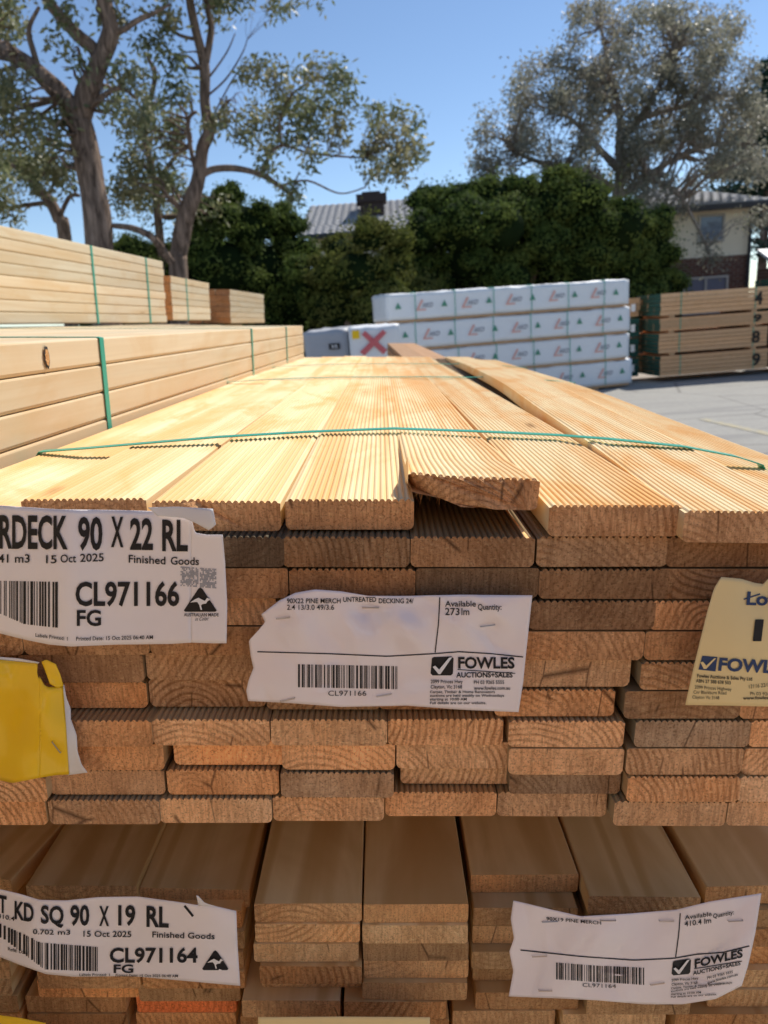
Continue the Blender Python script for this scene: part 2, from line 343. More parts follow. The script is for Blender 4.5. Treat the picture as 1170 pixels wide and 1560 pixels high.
for i,(u0,v,h,xf,zc,xc) in enumerate(top):
    a=nH(u0,v,h); L=Lr+[.05,.0,.06,.0,.05,.02,-.05,-.12][i]
    dzf=lin(zc); dx=xf-a.x
    bf=None
    if i==4:   # broken lower left corner
        bf=lambda x,z:(.030 if z<-.012 else .008)*max(0,1-x/.03)+.0015*math.sin(x*900)+(.0025*math.sin(x*500) if z<-.01 else 0)
    if i==2:
        bf=lambda x,z:(.006*max(0,1-abs(x-.03)/.010) if z>-.006 else 0)
    bend=(lambda y,dzf=dzf,dx=dx: (dx*y/Lr, dzf(y))) if not xc else (lambda y,dzf=dzf,xcf=lin(xc): (xcf(y), dzf(y)))
    me=plank_mesh('plank',.0895,.0222,L,deck_mats,ribs=19,bev=.0016,segs=24,bend=bend,bend_front=bf)
    if i==4:
        for vv in me.vertices:
            if vv.co.y<.04 and vv.co.x<.036 and vv.co.z<-.004: vv.co.z+=(.036-vv.co.x)*.27+.001*math.sin(vv.co.x*1500)
    rl=[0,-.01,.004,0,.035,.0,.012,.02][i]
    o=link('plank',me,up,Matrix.Translation(a)@Matrix.Rotation(rl,4,'Y'))
    o.color=[(1,1,1,1),(1.0,.99,.96,1),(1.02,1.0,.95,1),(1.0,.96,.90,1),(1.02,.99,.96,1),(1.04,1.02,1.0,1),(1.05,1.04,1.03,1),(1.02,1.0,.97,1)][i]
    if i==4: o['label']='raised board with a splintered front corner'
# long splinter under the raised board
s0=nH(762,765,.1438); s1=nH(804,821,.1375)
mb=MB(); mb.add([s0+Vector((-.0004,0,0)),s0+Vector((.0004,0,0)),s1+Vector((.0011,0,.0005)),s1+Vector((-.0012,0,.0006)),(s0+s1)/2+Vector((.0009,0,-.0008)),(s0+s1)/2+Vector((-.0007,0,.001))],[(0,5,3),(0,3,2,1),(0,4,1),(1,4,2),(1,2,3,5),(0,1,5)])
spl=mb.build('splinter',M['endpale'],up); spl.color=(1.7,1.7,1.6,1)
mb=MB()
for k in range(60):   # frayed fibres of the broken corner
    q=nH(rnd(626,690),rnd(728,752),.122)+Vector((0,.004,rnd(-.003,.003))); dd=Vector((rnd(-.006,.006),-rnd(.004,.014),rnd(-.010,.001)))
    mb.tube([q,q+dd*.5,q+dd],[.0006,.0004,.00008],3)
fb=mb.build('splinter_fibres',M['endpale'],up); fb['kind']='stuff'
# strap loops
def ribbon(pts, wid, th, axis=Vector((0,1,0))):
    mb=MB(); vs=[]; n=len(pts); pts=[Vector(p) for p in pts]
    for i,p in enumerate(pts):
        d=(pts[min(i+1,n-1)]-pts[max(i-1,0)]).normalized(); nn=axis.cross(d).normalized()
        vs += [p-axis*wid/2, p+axis*wid/2, p+axis*wid/2+nn*th, p-axis*wid/2+nn*th]
    fs=[]
    for i in range(n-1):
        for k in range(4): fs.append((i*4+k,i*4+(k+1)%4,(i+1)*4+(k+1)%4,(i+1)*4+k))
    fs += [(0,3,2,1),((n-1)*4,(n-1)*4+1,(n-1)*4+2,(n-1)*4+3)]
    mb.add(vs,fs); return mb
sp_px=[(62,687,.1325),(130,682,.129),(200,676,.1255),(330,665,.1205),(470,657,.1175),(600,652,.1155),(720,656,.1160),(850,662,.1165),(930,668,.1175),(1040,679,.1215),(1120,694,.1275),(1158,706,.1335)]
pts=[nH(u,v,h-.0022-(.0052 if u>900 else (.003 if 100<u<340 else 0))) for u,v,h in sp_px]
bot=HC-.3775
pts=[Vector((pts[0].x-.004,pts[0].y,bot)),Vector((pts[0].x-.004,pts[0].y,pts[0].z-.006))]+pts+[Vector((pts[-1].x+.004,pts[-1].y,pts[-1].z-.006)),Vector((pts[-1].x+.004,pts[-1].y,bot))]
ribbon(pts,.0125,.0009).build('strap',M['strap'],up)
for (yy,hh) in ((1.62,.123),(2.18,.1265)):
    pts=[]; zt=HC-hh
    for k in range(15):
        t=k/14; x=-.352+t*.775; z=zt-.011*abs(2*t-1)**3+(.004 if k in(11,12) else 0)
        pts.append(Vector((x,yy+.02*math.sin(t*3.1),z)))
    pts=[Vector((pts[0].x-.003,yy,bot))]+pts+[Vector((pts[-1].x+.003,yy,bot))]
    ribbon(pts,.0125,.0009).build('strap',M['strap'],up)
# --- bearers between the packs
def bearer(x0,x1,y,z0,z1,label,wid=.07):
    mb=MB(); mb.box((x0,y,z0),(x1,y+wid,z1)); o=mb.build('timber_bearer',M['hard']); o.matrix_world=NEAR; tag(o,label,'bearer','bearers between the near packs'); o.color=(1.2,1.1,1,1)
HL=.472
for y in (.95,2.3): bearer(-.42,.45,y,HC-HL+.001,HC-H0-11*T+.001,'square timber bearer in the dark gap under the ribbed decking pack, %s one'%('near' if y<1 else 'far'))
# --- lower pack, dressed 90 x 19 boards
low=thing('timber_pack','lower pack of smooth pine boards with staggered ends under the ribbed decking pack','timber pack',NEAR)
lowm=[plank_mesh('plank',.09,.0186,2.6,[M['smooth'],M['endpale']],bev=.0012) for _ in range(1)][0]
#   front (u0,u1,v) and back left u at v=1250
L1=[(-150,36,1316,-40),(39,208,1349,103),(212,377,1352,251),(387,551,1377,412),(554,714,1378,555),(718,882,1333,702),(897,1068,1365,858),(1076,1250,1351,1016)]
for i,(u0,u1,v,ub) in enumerate(L1):
    a=nH(u0,v,HL+(.006 if i==2 else 0)); b=nH(u1,v,HL); bk=nH(ub,1250,HL)
    yaw=-math.atan2(bk.x-a.x,bk.y-a.y)*.35
    o=link('plank',lowm,low,Matrix.Translation(a)@Matrix.Rotation(yaw,4,'Z')@Matrix.Rotation([0,0,.03,0,0,0,.01,-.02][i],4,'Y')@Matrix.Diagonal(((b.x-a.x)/.09,1,1,1)))
    tintcol(o,1.0,.08,.05)
TL=.0192
lows={2:[(-140,30,1352),(40,205,1385),(214,368,1387),(388,548,1408),(552,713,1410),(721,888,1378),(900,1070,1398),(1084,1250,1386)],
3:[(-140,28,1385),(45,210,1416),(216,372,1419),(386,546,1438),(553,714,1437),(720,885,1408),(892,1064,1430),(1080,1250,1416)],
4:[(-140,30,1420),(48,212,1448),(212,370,1450),(395,551,1472),(554,714,1463),(719,884,1450),(890,1060,1460),(1085,1250,1442)],
5:[(-130,42,1450),(56,212,1480),(216,372,1480),(398,551,1478),(552,712,1497),(721,886,1468),(892,1058,1492),(1078,1250,1478)],
6:[(-130,40,1480),(56,212,1494),(210,365,1500),(368,518,1524),(524,680,1526),(725,888,1512),(895,1060,1520),(1080,1250,1508)],
7:[(-125,41,1515),(41,200,1512),(212,362,1504),(366,520,1548),(526,684,1553),(690,850,1540),(858,1022,1545),(1030,1200,1545)],
8:[(-120,35,1545),(41,200,1545),(208,360,1540),(372,520,1575),(526,684,1578),(690,850,1568),(858,1022,1570),(1030,1200,1570)]}
for r,bs in lows.items():
    h=HL+TL*(r-1)
    for c,(u0,u1,v) in enumerate(bs):
        # keep the end within a few centimetres of the pack's end
        a=nH(u0,v,h); b=nH(u1,v,h)
        y=min(max(a.y,.452),.515); k=y/a.y; xa=a.x*1.0; 
        o=link('plank',lowm,low,Matrix.Translation((xa,y,HC-h))@Matrix.Rotation(rnd(-.004,.004),4,'Y')@Matrix.Diagonal((min(max((b.x-a.x)/.09,.93),1.0),1,1,1)))
        tintcol(o,rnd(.6,1.2),.1,.14)
        if (r,c)==(7,2): o.color=(1.25,.68,.55,1); o['label']='board whose end is stained red'
xs=[-.36+.0915*i for i in range(8)]
for r in range(9,14):
    for x in xs: tintcol(link('plank',lowm,low,Matrix.Translation((x,.49+rnd(-.01,.01),HC-HL-TL*(r-1)))),.9)
def generic_pack(name,label,cat,mw,w_,t_,L,nx,nz,mats,mesh=None,jit=.006,ends=None,group=None,base=1.0,gap=.0012,bev=.003,shortlist=None):
    """origin: front right-hand top corner; extends to -x, +y, -z"""
    p=thing(name,label,cat,mw,group); me=mesh or plank_mesh('plank',w_,t_,L,mats,bev=bev)
    for k in range(nz):
        for i in range(nx):
            o=link('plank',me,p,Matrix.Translation((-(i+1)*(w_+gap)+rnd(-1,1)*jit*.15,rnd(-jit,jit)*2,-k*(t_+gap))))
            tintcol(o,base,.07,.04)
    return p
third=generic_pack('timber_pack','bottom pack of thick pine boards on the ground beneath the two foreground packs','timber pack',NEAR@Matrix.Translation((.38,.5,HC-HL-.33)),.09,.044,2.6,8,9,[M['smooth'],M['endpale']])
for y in (.95,2.3): bearer(-.42,.45,y,HC-HL-.329,HC-HL-.2498,'square timber bearer below the smooth board pack, %s one'%('near' if y<1 else 'far'))
# --- left pack A1: three courses of 35 mm studs show above the decking
yawA=-.030
sa=[M['stud'],M['endpale']]
def side_strap(parent,yl,x1,x0,z1,z0,wid=.0125):
    """closed loop round a pack (parent's frame: right face x1, left x0)"""
    e=.0012
    pts=[(x1+e,yl,z0),(x1+e,yl,z1+.0),(x1-.004,yl,z1+e),(x0+.004,yl,z1+e),(x0-e,yl,z1),(x0-e,yl,z0),(x0+.01,yl,z0-e),(x1,yl,z0-e)]
    return ribbon([Vector(p) for p in pts][::-1],wid,.0009).build('strap',M['strap'],parent)
LA=2.75
a1=generic_pack('timber_pack','long pack of pine studs with an oval knot, left beside the decking','timber pack',
   NEAR@Matrix.Translation((-.392,.10,HC-.0225))@Matrix.Rotation(yawA,4,'Z'),.09,.0345,LA,8,12,sa,jit=.004,gap=.0006,bev=.0022)
for yl in (.96,1.9,2.45): side_strap(a1,yl-.1+.0,0,-.727,0,-.42)
# oval knot on the top course
kp=nD(68,545,.0); 
def knot(parent,y,z,ry,rz,x=.0):
    mb=MB(); n=20
    ring=[(x+.0006,y+ry*math.cos(6.283*k/n)*(1+.15*math.sin(3*k)),z+rz*math.sin(6.283*k/n)*(1+.1*math.cos(2*k))) for k in range(n)]
    ring2=[(x+.0012,y+(b-y)*.72,z+(c-z)*.72) for (_,b,c) in ring]
    mb.add(ring+ring2,[(k,(k+1)%n,n+(k+1)%n,n+k) for k in range(n)],1); mb.add(ring2,[tuple(range(n))],0)
    o=mb.build('knot',[M['endpale'],M['marker']],parent); o.color=(1.15,1.1,1.0,1); return o
def a1y(u):   # depth on the pack's right face seen at pixel column u (pack frame)
    for k in range(5,300):
        y=k*.01; x=-.392-math.sin(-yawA)*-1*0+ .030*y
        z_=(.10+y)*math.cos(PITCH)+.04*math.sin(PITCH)
        if PW/2+FPX*x/z_>u: return y
    return 2
knot(a1,a1y(68),-.0175,.006,.0125)
# A2..A4 : higher packs further left
xr=-1.215
def packA(u0,u1,top_h,n,label,yaw=-.054,xr=xr,strap_u=(),nx=7,mats=sa,zt=None,base=1.0):
    def yy(u):
        t=(u-PW/2)/FPX; return xr/(t*math.cos(PITCH)-.054)   # D on plane x = xr + .054 y
    y0=.2 if u0 is None else yy(u0); y1=yy(u1); L=y1-y0-.02
    p=generic_pack('timber_pack',label,'timber pack',NEAR@Matrix.Translation((xr+.054*y0,y0,HC-.0225+top_h))@Matrix.Rotation(yaw,4,'Z'),.09,.0335,L,nx,n,mats,jit=.004,gap=.0008,bev=.0022,base=base)
    for su in strap_u: side_strap(p,yy(su)-y0,0,-nx*.0908,0,-n*.0343,.014)
    return p
packA(None,257,.283,8,'tallest pale pine pack at the left edge, bound with two green straps',strap_u=(150,230))
packA(264,329,.225,6,'short pale pine pack right behind the tall one of the left row',yaw=-.02,strap_u=(290,))
pk=packA(352,404,.205,6,'brown ended timber pack farthest along the left row, dark end towards viewer',nx=3,mats=[M['stud'],M['end']],base=.8)
a5=generic_pack('timber_pack','short low pine pack under the far left packs','timber pack',NEAR@Matrix.Translation((-.95,3.0,HC-.03-.03))@Matrix.Rotation(-.054,4,'Z'),.09,.0335,2.9,8,12,sa)
a6=generic_pack('timber_pack','pine pack below the tall pale pack of the left row','timber pack',NEAR@Matrix.Translation((xr-.02,.2,HC-.0225-.01))@Matrix.Rotation(-.05,4,'Z'),.09,.0335,5.0,7,12,sa)
a7=generic_pack('timber_pack','pine stud pack on the ground beneath the pack with the oval knot','timber pack',NEAR@Matrix.Translation((-.40,.15,HC-.52))@Matrix.Rotation(yawA,4,'Z'),.09,.044,2.7,8,15,sa)
# brown boards behind the decking
generic_pack('timber_pack','small pack of brown boards just beyond the far end of the decking','timber pack',NEAR@Matrix.Translation((.325,3.35,HC-.182))@Matrix.Rotation(.03,4,'Z'),.11,.03,2.6,2,8,[M['hard'],M['end']],jit=.03,base=.8)
# ================================================================== LABELS ON THE ENDS
def text_mesh(body, bold=0.0, res=3):
    cu=bpy.data.curves.new('t','FONT'); cu.body=body; cu.size=1; cu.offset=bold; cu.resolution_u=res
    ob=bpy.data.objects.new('t',cu); col.objects.link(ob)
    dg=bpy.context.evaluated_depsgraph_get(); me=bpy.data.meshes.new_from_object(ob.evaluated_get(dg))
    bpy.data.objects.remove(ob); bpy.data.curves.remove(cu)
    bm=bmesh.new(); bm.from_mesh(me); bmesh.ops.triangulate(bm,faces=bm.faces)
    for _ in range(2):
        e=[x for x in bm.edges if x.calc_length()>.22]
        if e: bmesh.ops.subdivide_edges(bm,edges=e,cuts=1); bmesh.ops.triangulate(bm,faces=bm.faces)
    bm.to_mesh(me); bm.free()
    v=[tuple(p.co) for p in me.vertices]; f=[tuple(p.vertices) for p in me.polygons]; bpy.data.meshes.remove(me)
    return v,f
TC={}
def tm(body,bold):
    if (body,bold) not in TC: TC[(body,bold)]=text_mesh(body,bold)
    return TC[(body,bold)]
def poly_interp(pts,n):
    pts=[Vector(p) for p in pts]; L=[0]
    for a,b in zip(pts,pts[1:]): L.append(L[-1]+(b-a).length)
    out=[]
    for k in range(n+1):
        t=L[-1]*k/n; i=0
        while i<len(L)-2 and L[i+1]<t: i+=1
        s=(t-L[i])/max(1e-9,L[i+1]-L[i]); out.append(pts[i].lerp(pts[i+1],s))
    return out
class Sheet:
    """paper tag on the vertical end face of a pack: all measures in photo pixels, turned into metres on plane y=D"""
    def __init__(s,name,label,cat,D,disp,group=None):
        s.D=D; s.disp=disp; s.root=thing(name,label,cat,NEAR,group)
    def P(s,u,v,off=0.0):
        p=nD(u,v,s.D); y=-s.disp(u,v)-off
        return Vector((p.x*(1+ (y/s.D)),s.D+y,HC+(p.z-HC)*(1+(y/s.D))))
    def patch(s,name,topc,botc,leftc,rightc,mat,nu=60,nv=26,off=0.0,th=.0003):
        Tt=poly_interp(topc,nu); Bb=poly_interp(botc,nu); Ll=poly_interp(leftc,nv); Rr=poly_interp(rightc,nv)
        vs=[]; 
        for j in range(nv+1):
            t=j/nv
            for i in range(nu+1):
                q=i/nu
                p=Tt[i]*(1-t)+Bb[i]*t+Ll[j]*(1-q)+Rr[j]*q-(Tt[0]*(1-q)*(1-t)+Tt[-1]*q*(1-t)+Bb[0]*(1-q)*t+Bb[-1]*q*t)
                vs.append(s.P(p.x,p.y,off))
        fs=[(j*(nu+1)+i,(j+1)*(nu+1)+i,(j+1)*(nu+1)+i+1,j*(nu+1)+i+1) for j in range(nv) for i in range(nu)]
        mb=MB(); mb.add(vs,fs); o=mb.build(name,mat,s.root,True)
        so=o.modifiers.new('thick','SOLIDIFY'); so.thickness=th; so.offset=-1; return o
    def poly(s,mb,pts,off=.0004):
        mb.add([s.P(u,v,off) for u,v in pts],[tuple(range(len(pts)))[::-1]])
    def text(s,mb,body,u,v,hgt,wid=None,bold=0.0,slope=0.0,off=.0004,right=False,shear=0.0,slope2=None):
        """baseline-left at (u,v) px; cap height hgt px; total width wid px"""
        V,F=tm(body,bold); xs=[p[0] for p in V]; x0,x1=min(xs),max(xs); ch=.72; off=max(off,.0007)
        sx=(wid/(x1-x0)) if wid else hgt/ch*.85
        vs=[]
        for (x,y,z) in V:
            q=(x-x0)*sx; yy=y*hgt/ch; fr=q/max(1e-6,(x1-x0)*sx)
            dv=slope*q if slope2 is None else (slope*q+ (slope2-slope)*q*fr*.5)
            vs.append(s.P(u+q+shear*yy-slope*yy*-0.0,v+dv-yy,off))
        mb.add(vs,F)
    def bars(s,mb,u0,u1,v0,v1,seed,slope=0.0,off=.0004,n=46,shear=0,slopeb=None,bottom=None,topf=None):
        R=random.Random(seed); ws=[R.choice((1,1,2,3)) for _ in range(n*2)]; k=(u1-u0)/sum(ws); u=u0
        for i in range(0,n*2,2):
            a=u; b=u+ws[i]*k; u=b+ws[i+1]*k; m=6
            va=v0+slope*(a-u0); vb=(v1+(slopeb if slopeb is not None else slope)*(a-u0)) if bottom is None else bottom(a)
            va=topf(a) if topf else va
            vs=[]
            for j in range(m+1):
                t=j/m; sh=shear*t
                vs += [s.P(a+sh,va+(vb-va)*t,off),s.P(b+sh,va+(vb-va)*t,off)]
            mb.add(vs,[(2*j,2*j+2,2*j+3,2*j+1) for j in range(m)])
    def line(s,mb,pts,wd=1.6,off=.0004):
        P_=poly_interp([Vector((*p,0)) for p in pts],max(4,int(sum(math.dist(a,b) for a,b in zip(pts,pts[1:]))/8)))
        n=len(P_); vs=[]
        for i,p in enumerate(P_):
            d=(P_[min(i+1,n-1)]-P_[max(0,i-1)]).normalized(); q=Vector((-d.y,d.x,0))*wd/2
            vs += [s.P(p.x+q.x,p.y+q.y,off),s.P(p.x-q.x,p.y-q.y,off)]
        mb.add(vs,[(2*i,2*i+2,2*i+3,2*i+1) for i in range(n-1)])
    def staple(s,u,v,du=24,dv=0):
        a=s.P(u,v,.0012); b=s.P(u+du,v+dv,.0012); i=Vector((0,.004,0))
        mb=MB(); mb.tube([a+i,a,b,b+i],.00045,6); return mb.build('staple',M['steel'],s.root)
    def put(s,name,mb,mat): return mb.build(name,mat,s.root)
def g2(u,v,cu,cv,su,sv): return math.exp(-((u-cu)/su)**2-((v-cv)/sv)**2)
V2=lambda L:[Vector((a,b,0)) for a,b in L]
def creases(seed,n,u0,u1,v0,v1,amp,wd=7.):
    R=random.Random(seed); L=[]
    for _ in range(n):
        a=R.uniform(0,3.14); L.append((R.uniform(u0,u1),R.uniform(v0,v1),math.cos(a),math.sin(a),R.uniform(15,55),R.uniform(-1,1)*amp,wd*R.uniform(.6,1.6)))
    def f(u,v):
        t=0
        for (cu,cv,ca,sa_,ln,am,w_) in L:
            du,dv=u-cu,v-cv; al=du*ca+dv*sa_; pe=-du*sa_+dv*ca; t+=am*math.exp(-abs(pe)/w_-(al/ln)**2)
        return t
    return f
def kangaroo_triangle(sh,mb_dark,mb_white,cu,vt,vb,hw,off=.0004,dark_extra=True):
    sh.poly(mb_dark,[(cu,vt),(cu+3,vt+2),(cu+hw,vb-2),(cu+hw-2,vb),(cu-hw+2,vb),(cu-hw,vb-2),(cu-3,vt+2)],off)
    H=vb-vt
    k=[(-.62,.62),(-.3,.48),(-.1,.42),(.12,.5),(.28,.55),(.42,.42),(.62,.5),(.45,.56),(.36,.66),(.15,.68),(.05,.74),(.12,.92),(.02,.92),(-.06,.72),(-.18,.6),(-.35,.6)]
    sh.poly(mb_white,[(cu+a*hw,vt+b*H) for a,b in k],off+.0012)
# ---------- label 1
c1_=creases(1,8,0,340,780,980,.0010)
def d1(u,v):
    return c1_(u,v)+.006+.0045*g2(u,v,105,900,40,200)+.003*math.sin(u*.018+.5)+.002*math.sin(v*.03+u*.01)+.004*g2(u,v,320,790,50,30)+.0022*math.sin(u*.05+v*.02)*g2(u,v,200,800,90,40)
t1=Sheet('paper_label','large white printed pack label across the upper left decking ends, reading 90 X 22 RL','paper label',.470,d1)
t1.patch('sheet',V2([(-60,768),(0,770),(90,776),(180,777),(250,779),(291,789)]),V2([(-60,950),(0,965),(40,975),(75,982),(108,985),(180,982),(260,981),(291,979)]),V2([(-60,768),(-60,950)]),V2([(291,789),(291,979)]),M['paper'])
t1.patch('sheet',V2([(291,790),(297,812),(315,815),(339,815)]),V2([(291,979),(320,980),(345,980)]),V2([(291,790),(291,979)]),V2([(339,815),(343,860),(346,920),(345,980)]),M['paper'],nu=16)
def flapd(u,v): return d1(u,v)+.010*max(0,min(1,(u-240)/80))
fl=Sheet.__new__(Sheet); fl.D=t1.D; fl.disp=lambda u,v: flapd(u,v)+.0008; fl.root=t1.root
o=fl.patch('torn_flap',V2([(225,773),(270,772),(324,775)]),V2([(240,786),(280,789),(300,798),(318,808)]),V2([(225,773),(240,786)]),V2([(324,775),(329,800),(318,808)]),M['torn'],nu=20,nv=8)
mb=MB()
t1.text(mb,'RDECK',-1,834,50,104,.028,.012); t1.text(mb,'90',119,836,49,37,.028,.01); t1.text(mb,'X',169,832,46,19,.024,.02)
t1.text(mb,'22',198,836,47,35,.028,.01); t1.text(mb,'RL',247,838,47,39,.028,.01)
t1.text(mb,'541 m3',-12,857,13,57,.012,.0); t1.text(mb,'15',70,858,12.5,16,.012,.0); t1.text(mb,'Oct',92,857,12.5,24,.012,-.02); t1.text(mb,'2025',122,856,12.5,36,.012,-.03)
t1.text(mb,'Finished',196,857,12,56,.012,.05); t1.text(mb,'Goods',260,860,12,43,.012,.02)
t1.text(mb,'CL971166',115,922,36,158,.026,.0); t1.text(mb,'FG',117,953,24,37,.022,.0)
t1.text(mb,'Labels Printed: 1',54,970,5.5,49,.01,.12); t1.text(mb,'Printed Date: 15 Oct 2025 06:40 AM',116,976,6,117,.01,-.02)
t1.text(mb,'AUSTRALIAN MADE',280,939,5,53,.014,0); t1.text(mb,'in Colac',297,946,6,20,.0,-.05,shear=.3)
t1.bars(mb,-40,92,884,940,5,.02,n=30,bottom=lambda u: float(np.interp(u,[-40,0,36,92],[930,935,951,957])))
mw_=MB(); kangaroo_triangle(t1,mb,mw_,305,895,932,25)
t1.put('print',mb,M['ink']); t1.put('printed_emblem',mw_,M['inkwhite'])
mb=MB()
R=random.Random(3)
for j in range(13):
    for i in range(26):
        if R.random()<.72 and i!=13:
            u=275+i*2.1; v=863+j*2.3+i*.15; t1.poly(mb,[(u,v),(u+2.0,v+.1),(u+2.0,v+2.2),(u,v+2.1)])
t1.put('printed_square',mb,M['greyink'])
# ---------- label 2: sleeved auction label
c2_=creases(2,26,390,800,910,1070,.0022)
def d2(u,v):
    return c2_(u,v)+.007+.004*g2(u,v,450,950,40,40)+.004*g2(u,v,600,960,60,30)+.0035*g2(u,v,720,930,50,40)-.003*g2(u,v,560,925,25,15)-.003*g2(u,v,745,955,18,14)-.003*g2(u,v,432,943,16,12)+.0015*math.sin(u*.03)+.001*math.sin(v*.06+u*.02)+.0016*math.sin(u*.075-v*.06)*g2(u,v,600,960,200,60)
t2=Sheet('paper_label','plastic sleeved auction label stapled in the middle of the ribbed decking ends','paper label',.468,d2)
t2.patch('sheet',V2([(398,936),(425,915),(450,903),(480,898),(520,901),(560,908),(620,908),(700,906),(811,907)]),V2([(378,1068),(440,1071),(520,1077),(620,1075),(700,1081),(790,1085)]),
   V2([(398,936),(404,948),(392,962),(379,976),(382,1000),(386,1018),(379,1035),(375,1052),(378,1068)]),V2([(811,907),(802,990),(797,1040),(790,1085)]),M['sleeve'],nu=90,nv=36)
def auction(t,tr,code,l1,l2,qty,seed,hs=1.0):
    mb=MB(); I=lambda u,v: tr(u,v)
    def tx(body,u,v,h,wd,b=.01,sl=None,**k):
        a=I(u,v); c=I(u+wd,v); t.text(mb,body,a[0],a[1],h*hs,math.dist(a,c) if True else wd,b,(c[1]-a[1])/(c[0]-a[0]),**k)
    for b_,u,v,h,wd in l1: tx(b_,u,v,h,wd,.012)
    for b_,u,v,h,wd in l2: tx(b_,u,v,h,wd,.008)
    tx('Available',678,924,9,47,.012); tx('Quantity:',728,929,9,30+6,.012); tx(qty[0],678,937,11,22 if hs==1 else 30,.01); tx(qty[1],703 if hs==1 else 713,937,11,12,.01)
    t.line(mb,[I(392,993),I(500,996),I(590,1000),I(660,996),I(700,993),I(750,996),I(797,1001)],1.7)
    t.line(mb,[I(670,910),I(668,950),I(663,994)],1.7)
    n=46; R=random.Random(seed); ws=[R.choice((1,1,2,3)) for _ in range(n*2)]; k=154/sum(ws); u=454
    for i in range(0,n*2,2):
        a=u; b=u+ws[i]*k; u=b+ws[i+1]*k
        vs=[]
        for j in range(6):
            v=1012+.02*(a-454)+j*7
            for uu in (a,b): q=I(uu,v); vs.append(t.P(q[0],q[1],.0004))
        mb.add(vs,[(2*j,2*j+2,2*j+3,2*j+1) for j in range(5)])
    tx(code,500,1060,8,58,.0)
    q=[I(658,1003),I(661,1001),I(688,1000),I(691,1003),I(690,1026),I(687,1029),I(659,1029),I(656,1026)]
    t.poly(mb,q)
    tx('FOWLES',698,1018,17,86,.03); t.line(mb,[I(697,1020),I(785,1026)],1.2)
    tx('AUCTIONS+SALES',695,1032,8,86,.025)
    tx('2099 Princes Hwy',656,1041,5.5,49,.012); tx('PH 03 9265 5555',722,1042,5.5,46,.012)
    tx('Clayton, Vic 3168',656,1049,5.5,48,.012); tx('www.fowles.com.au',722,1051,5.5,55,.012)
    for i,(b_,wd) in enumerate((('Carpet, Timber & Home Renovators',99),('auctions are held weekly on Wednesdays',113),('starting at 10:00 AM',56),('Full details are on our website.',86))):
        tx(b_,655,1056+i*5.6,4,wd,.016)
    t.put('print',mb,M['ink'])
    mw=MB(); t.poly(mw,[I(*p) for p in ((659,1016),(663,1014),(669,1020),(684,1002),(689,1001),(671,1027),(668,1027))],.0020); t.put('printed_tick',mw,M['inkwhite'])
auction(t2,lambda u,v:(u,v),'CL971166',[('90X22 PINE MERCH',437,919,7.5,82),('UNTREATED',523,917,7.5,50),('DECKING 24/',577,919,7.5,53)],[('2.4 13/3.0 49/3.6',437,929,8,72)],('273','lm'),11)
for a in ((421,943,20,-2),(552,926,25,0),(732,955,22,-3),(427,1069,22,-5),(574,1062,22,-4)): t2.staple(*a)
# ---------- yellow card, lower left
c3_=creases(3,9,-20,110,1010,1180,.0035,10)
def d3(u,v): return c3_(u,v)+.008+.004*math.sin(u*.05+v*.01)+.003*g2(u,v,60,1080,30,60)+.002*math.sin(v*.05-u*.04)
t3=Sheet('yellow_card','bright yellow card torn at its right side, stapled to the decking ends at left edge','paper label',.474,d3)
t3.patch('sheet',V2([(-60,1000),(0,1005),(28,1008),(57,1011)]),V2([(-60,1175),(0,1189),(19,1193),(60,1185)]),V2([(-60,1000),(-60,1175)]),V2([(57,1011),(56,1028),(66,1044),(60,1185)]),M['yellow'],nu=30)
t3.patch('sheet',V2([(60,1030),(67,1043),(74,1047),(96,1045)]),V2([(60,1185),(85,1181),(105,1180)]),V2([(60,1030),(60,1185)]),V2([(96,1045),(101,1110),(105,1180)]),M['yellow'],nu=12)
t3.patch('torn_edge',V2([(94,1044),(98,1043)]),V2([(103,1181),(133,1177)]),V2([(94,1044),(99,1110),(103,1181)]),V2([(98,1043),(101,1062),(108,1080),(108,1095),(117,1120),(118,1145),(124,1165),(133,1177)]),M['torn'],nu=6,off=-.0008)
t3.patch('torn_flap',V2([(63,1008),(70,1005),(85,1012)]),V2([(76,1042),(88,1048),(97,1045)]),V2([(63,1008),(68,1020),(76,1042)]),V2([(85,1012),(92,1028),(97,1045)]),M['yellow'],nu=8,nv=8,off=.001)
t3.patch('torn_edge',V2([(-60,996),(28,1003),(60,1009)]),V2([(-60,1001),(28,1008),(57,1012)]),V2([(-60,996),(-60,1001)]),V2([(60,1009),(57,1012)]),M['torn'],nu=12,nv=3,off=-.0006)
t3.staple(79,1130,13,17)
# ---------- lot card, right
def d4(u,v): return .010+.004*g2(u,v,1160,890,25,40)*-1+.005*g2(u,v,1110,980,60,90)+.002*math.sin(v*.02)
t4=Sheet('lot_card','pale yellow lot number card hanging at the right edge of the decking ends','paper label',.462,d4)
t4.patch('sheet',V2([(1099,879),(1130,882),(1150,888),(1163,890),(1172,880),(1230,884)]),V2([(1044,1074),(1110,1075),(1230,1078)]),V2([(1099,879),(1088,896),(1078,930),(1068,970),(1056,1020),(1044,1074)]),V2([(1230,884),(1230,1078)]),M['lot'],nu=50)
mb=MB(); t4.text(mb,'Lot',1137,921,20,44,.03,.03,shear=.1); t4.line(mb,[(1133,913),(1158,905)],2.2)
eb=MB(); t4.poly(eb,[(1070,999),(1093,1001),(1090,1023),(1064,1020)]); t4.put('printed_emblem',eb,M['navy'])
t4.put('print',mb,M['navy']); mb=MB(); t4.text(mb,'FOWLES',1094,1021,19,110,.035,.05,shear=.12)
t4.put('print',mb,M['navy'])
mb=MB(); t4.text(mb,'1',1147,976,33,13,.02,.0,shear=.12); t4.text(mb,'2',1186,977,33,24,.02,.0,shear=.12)
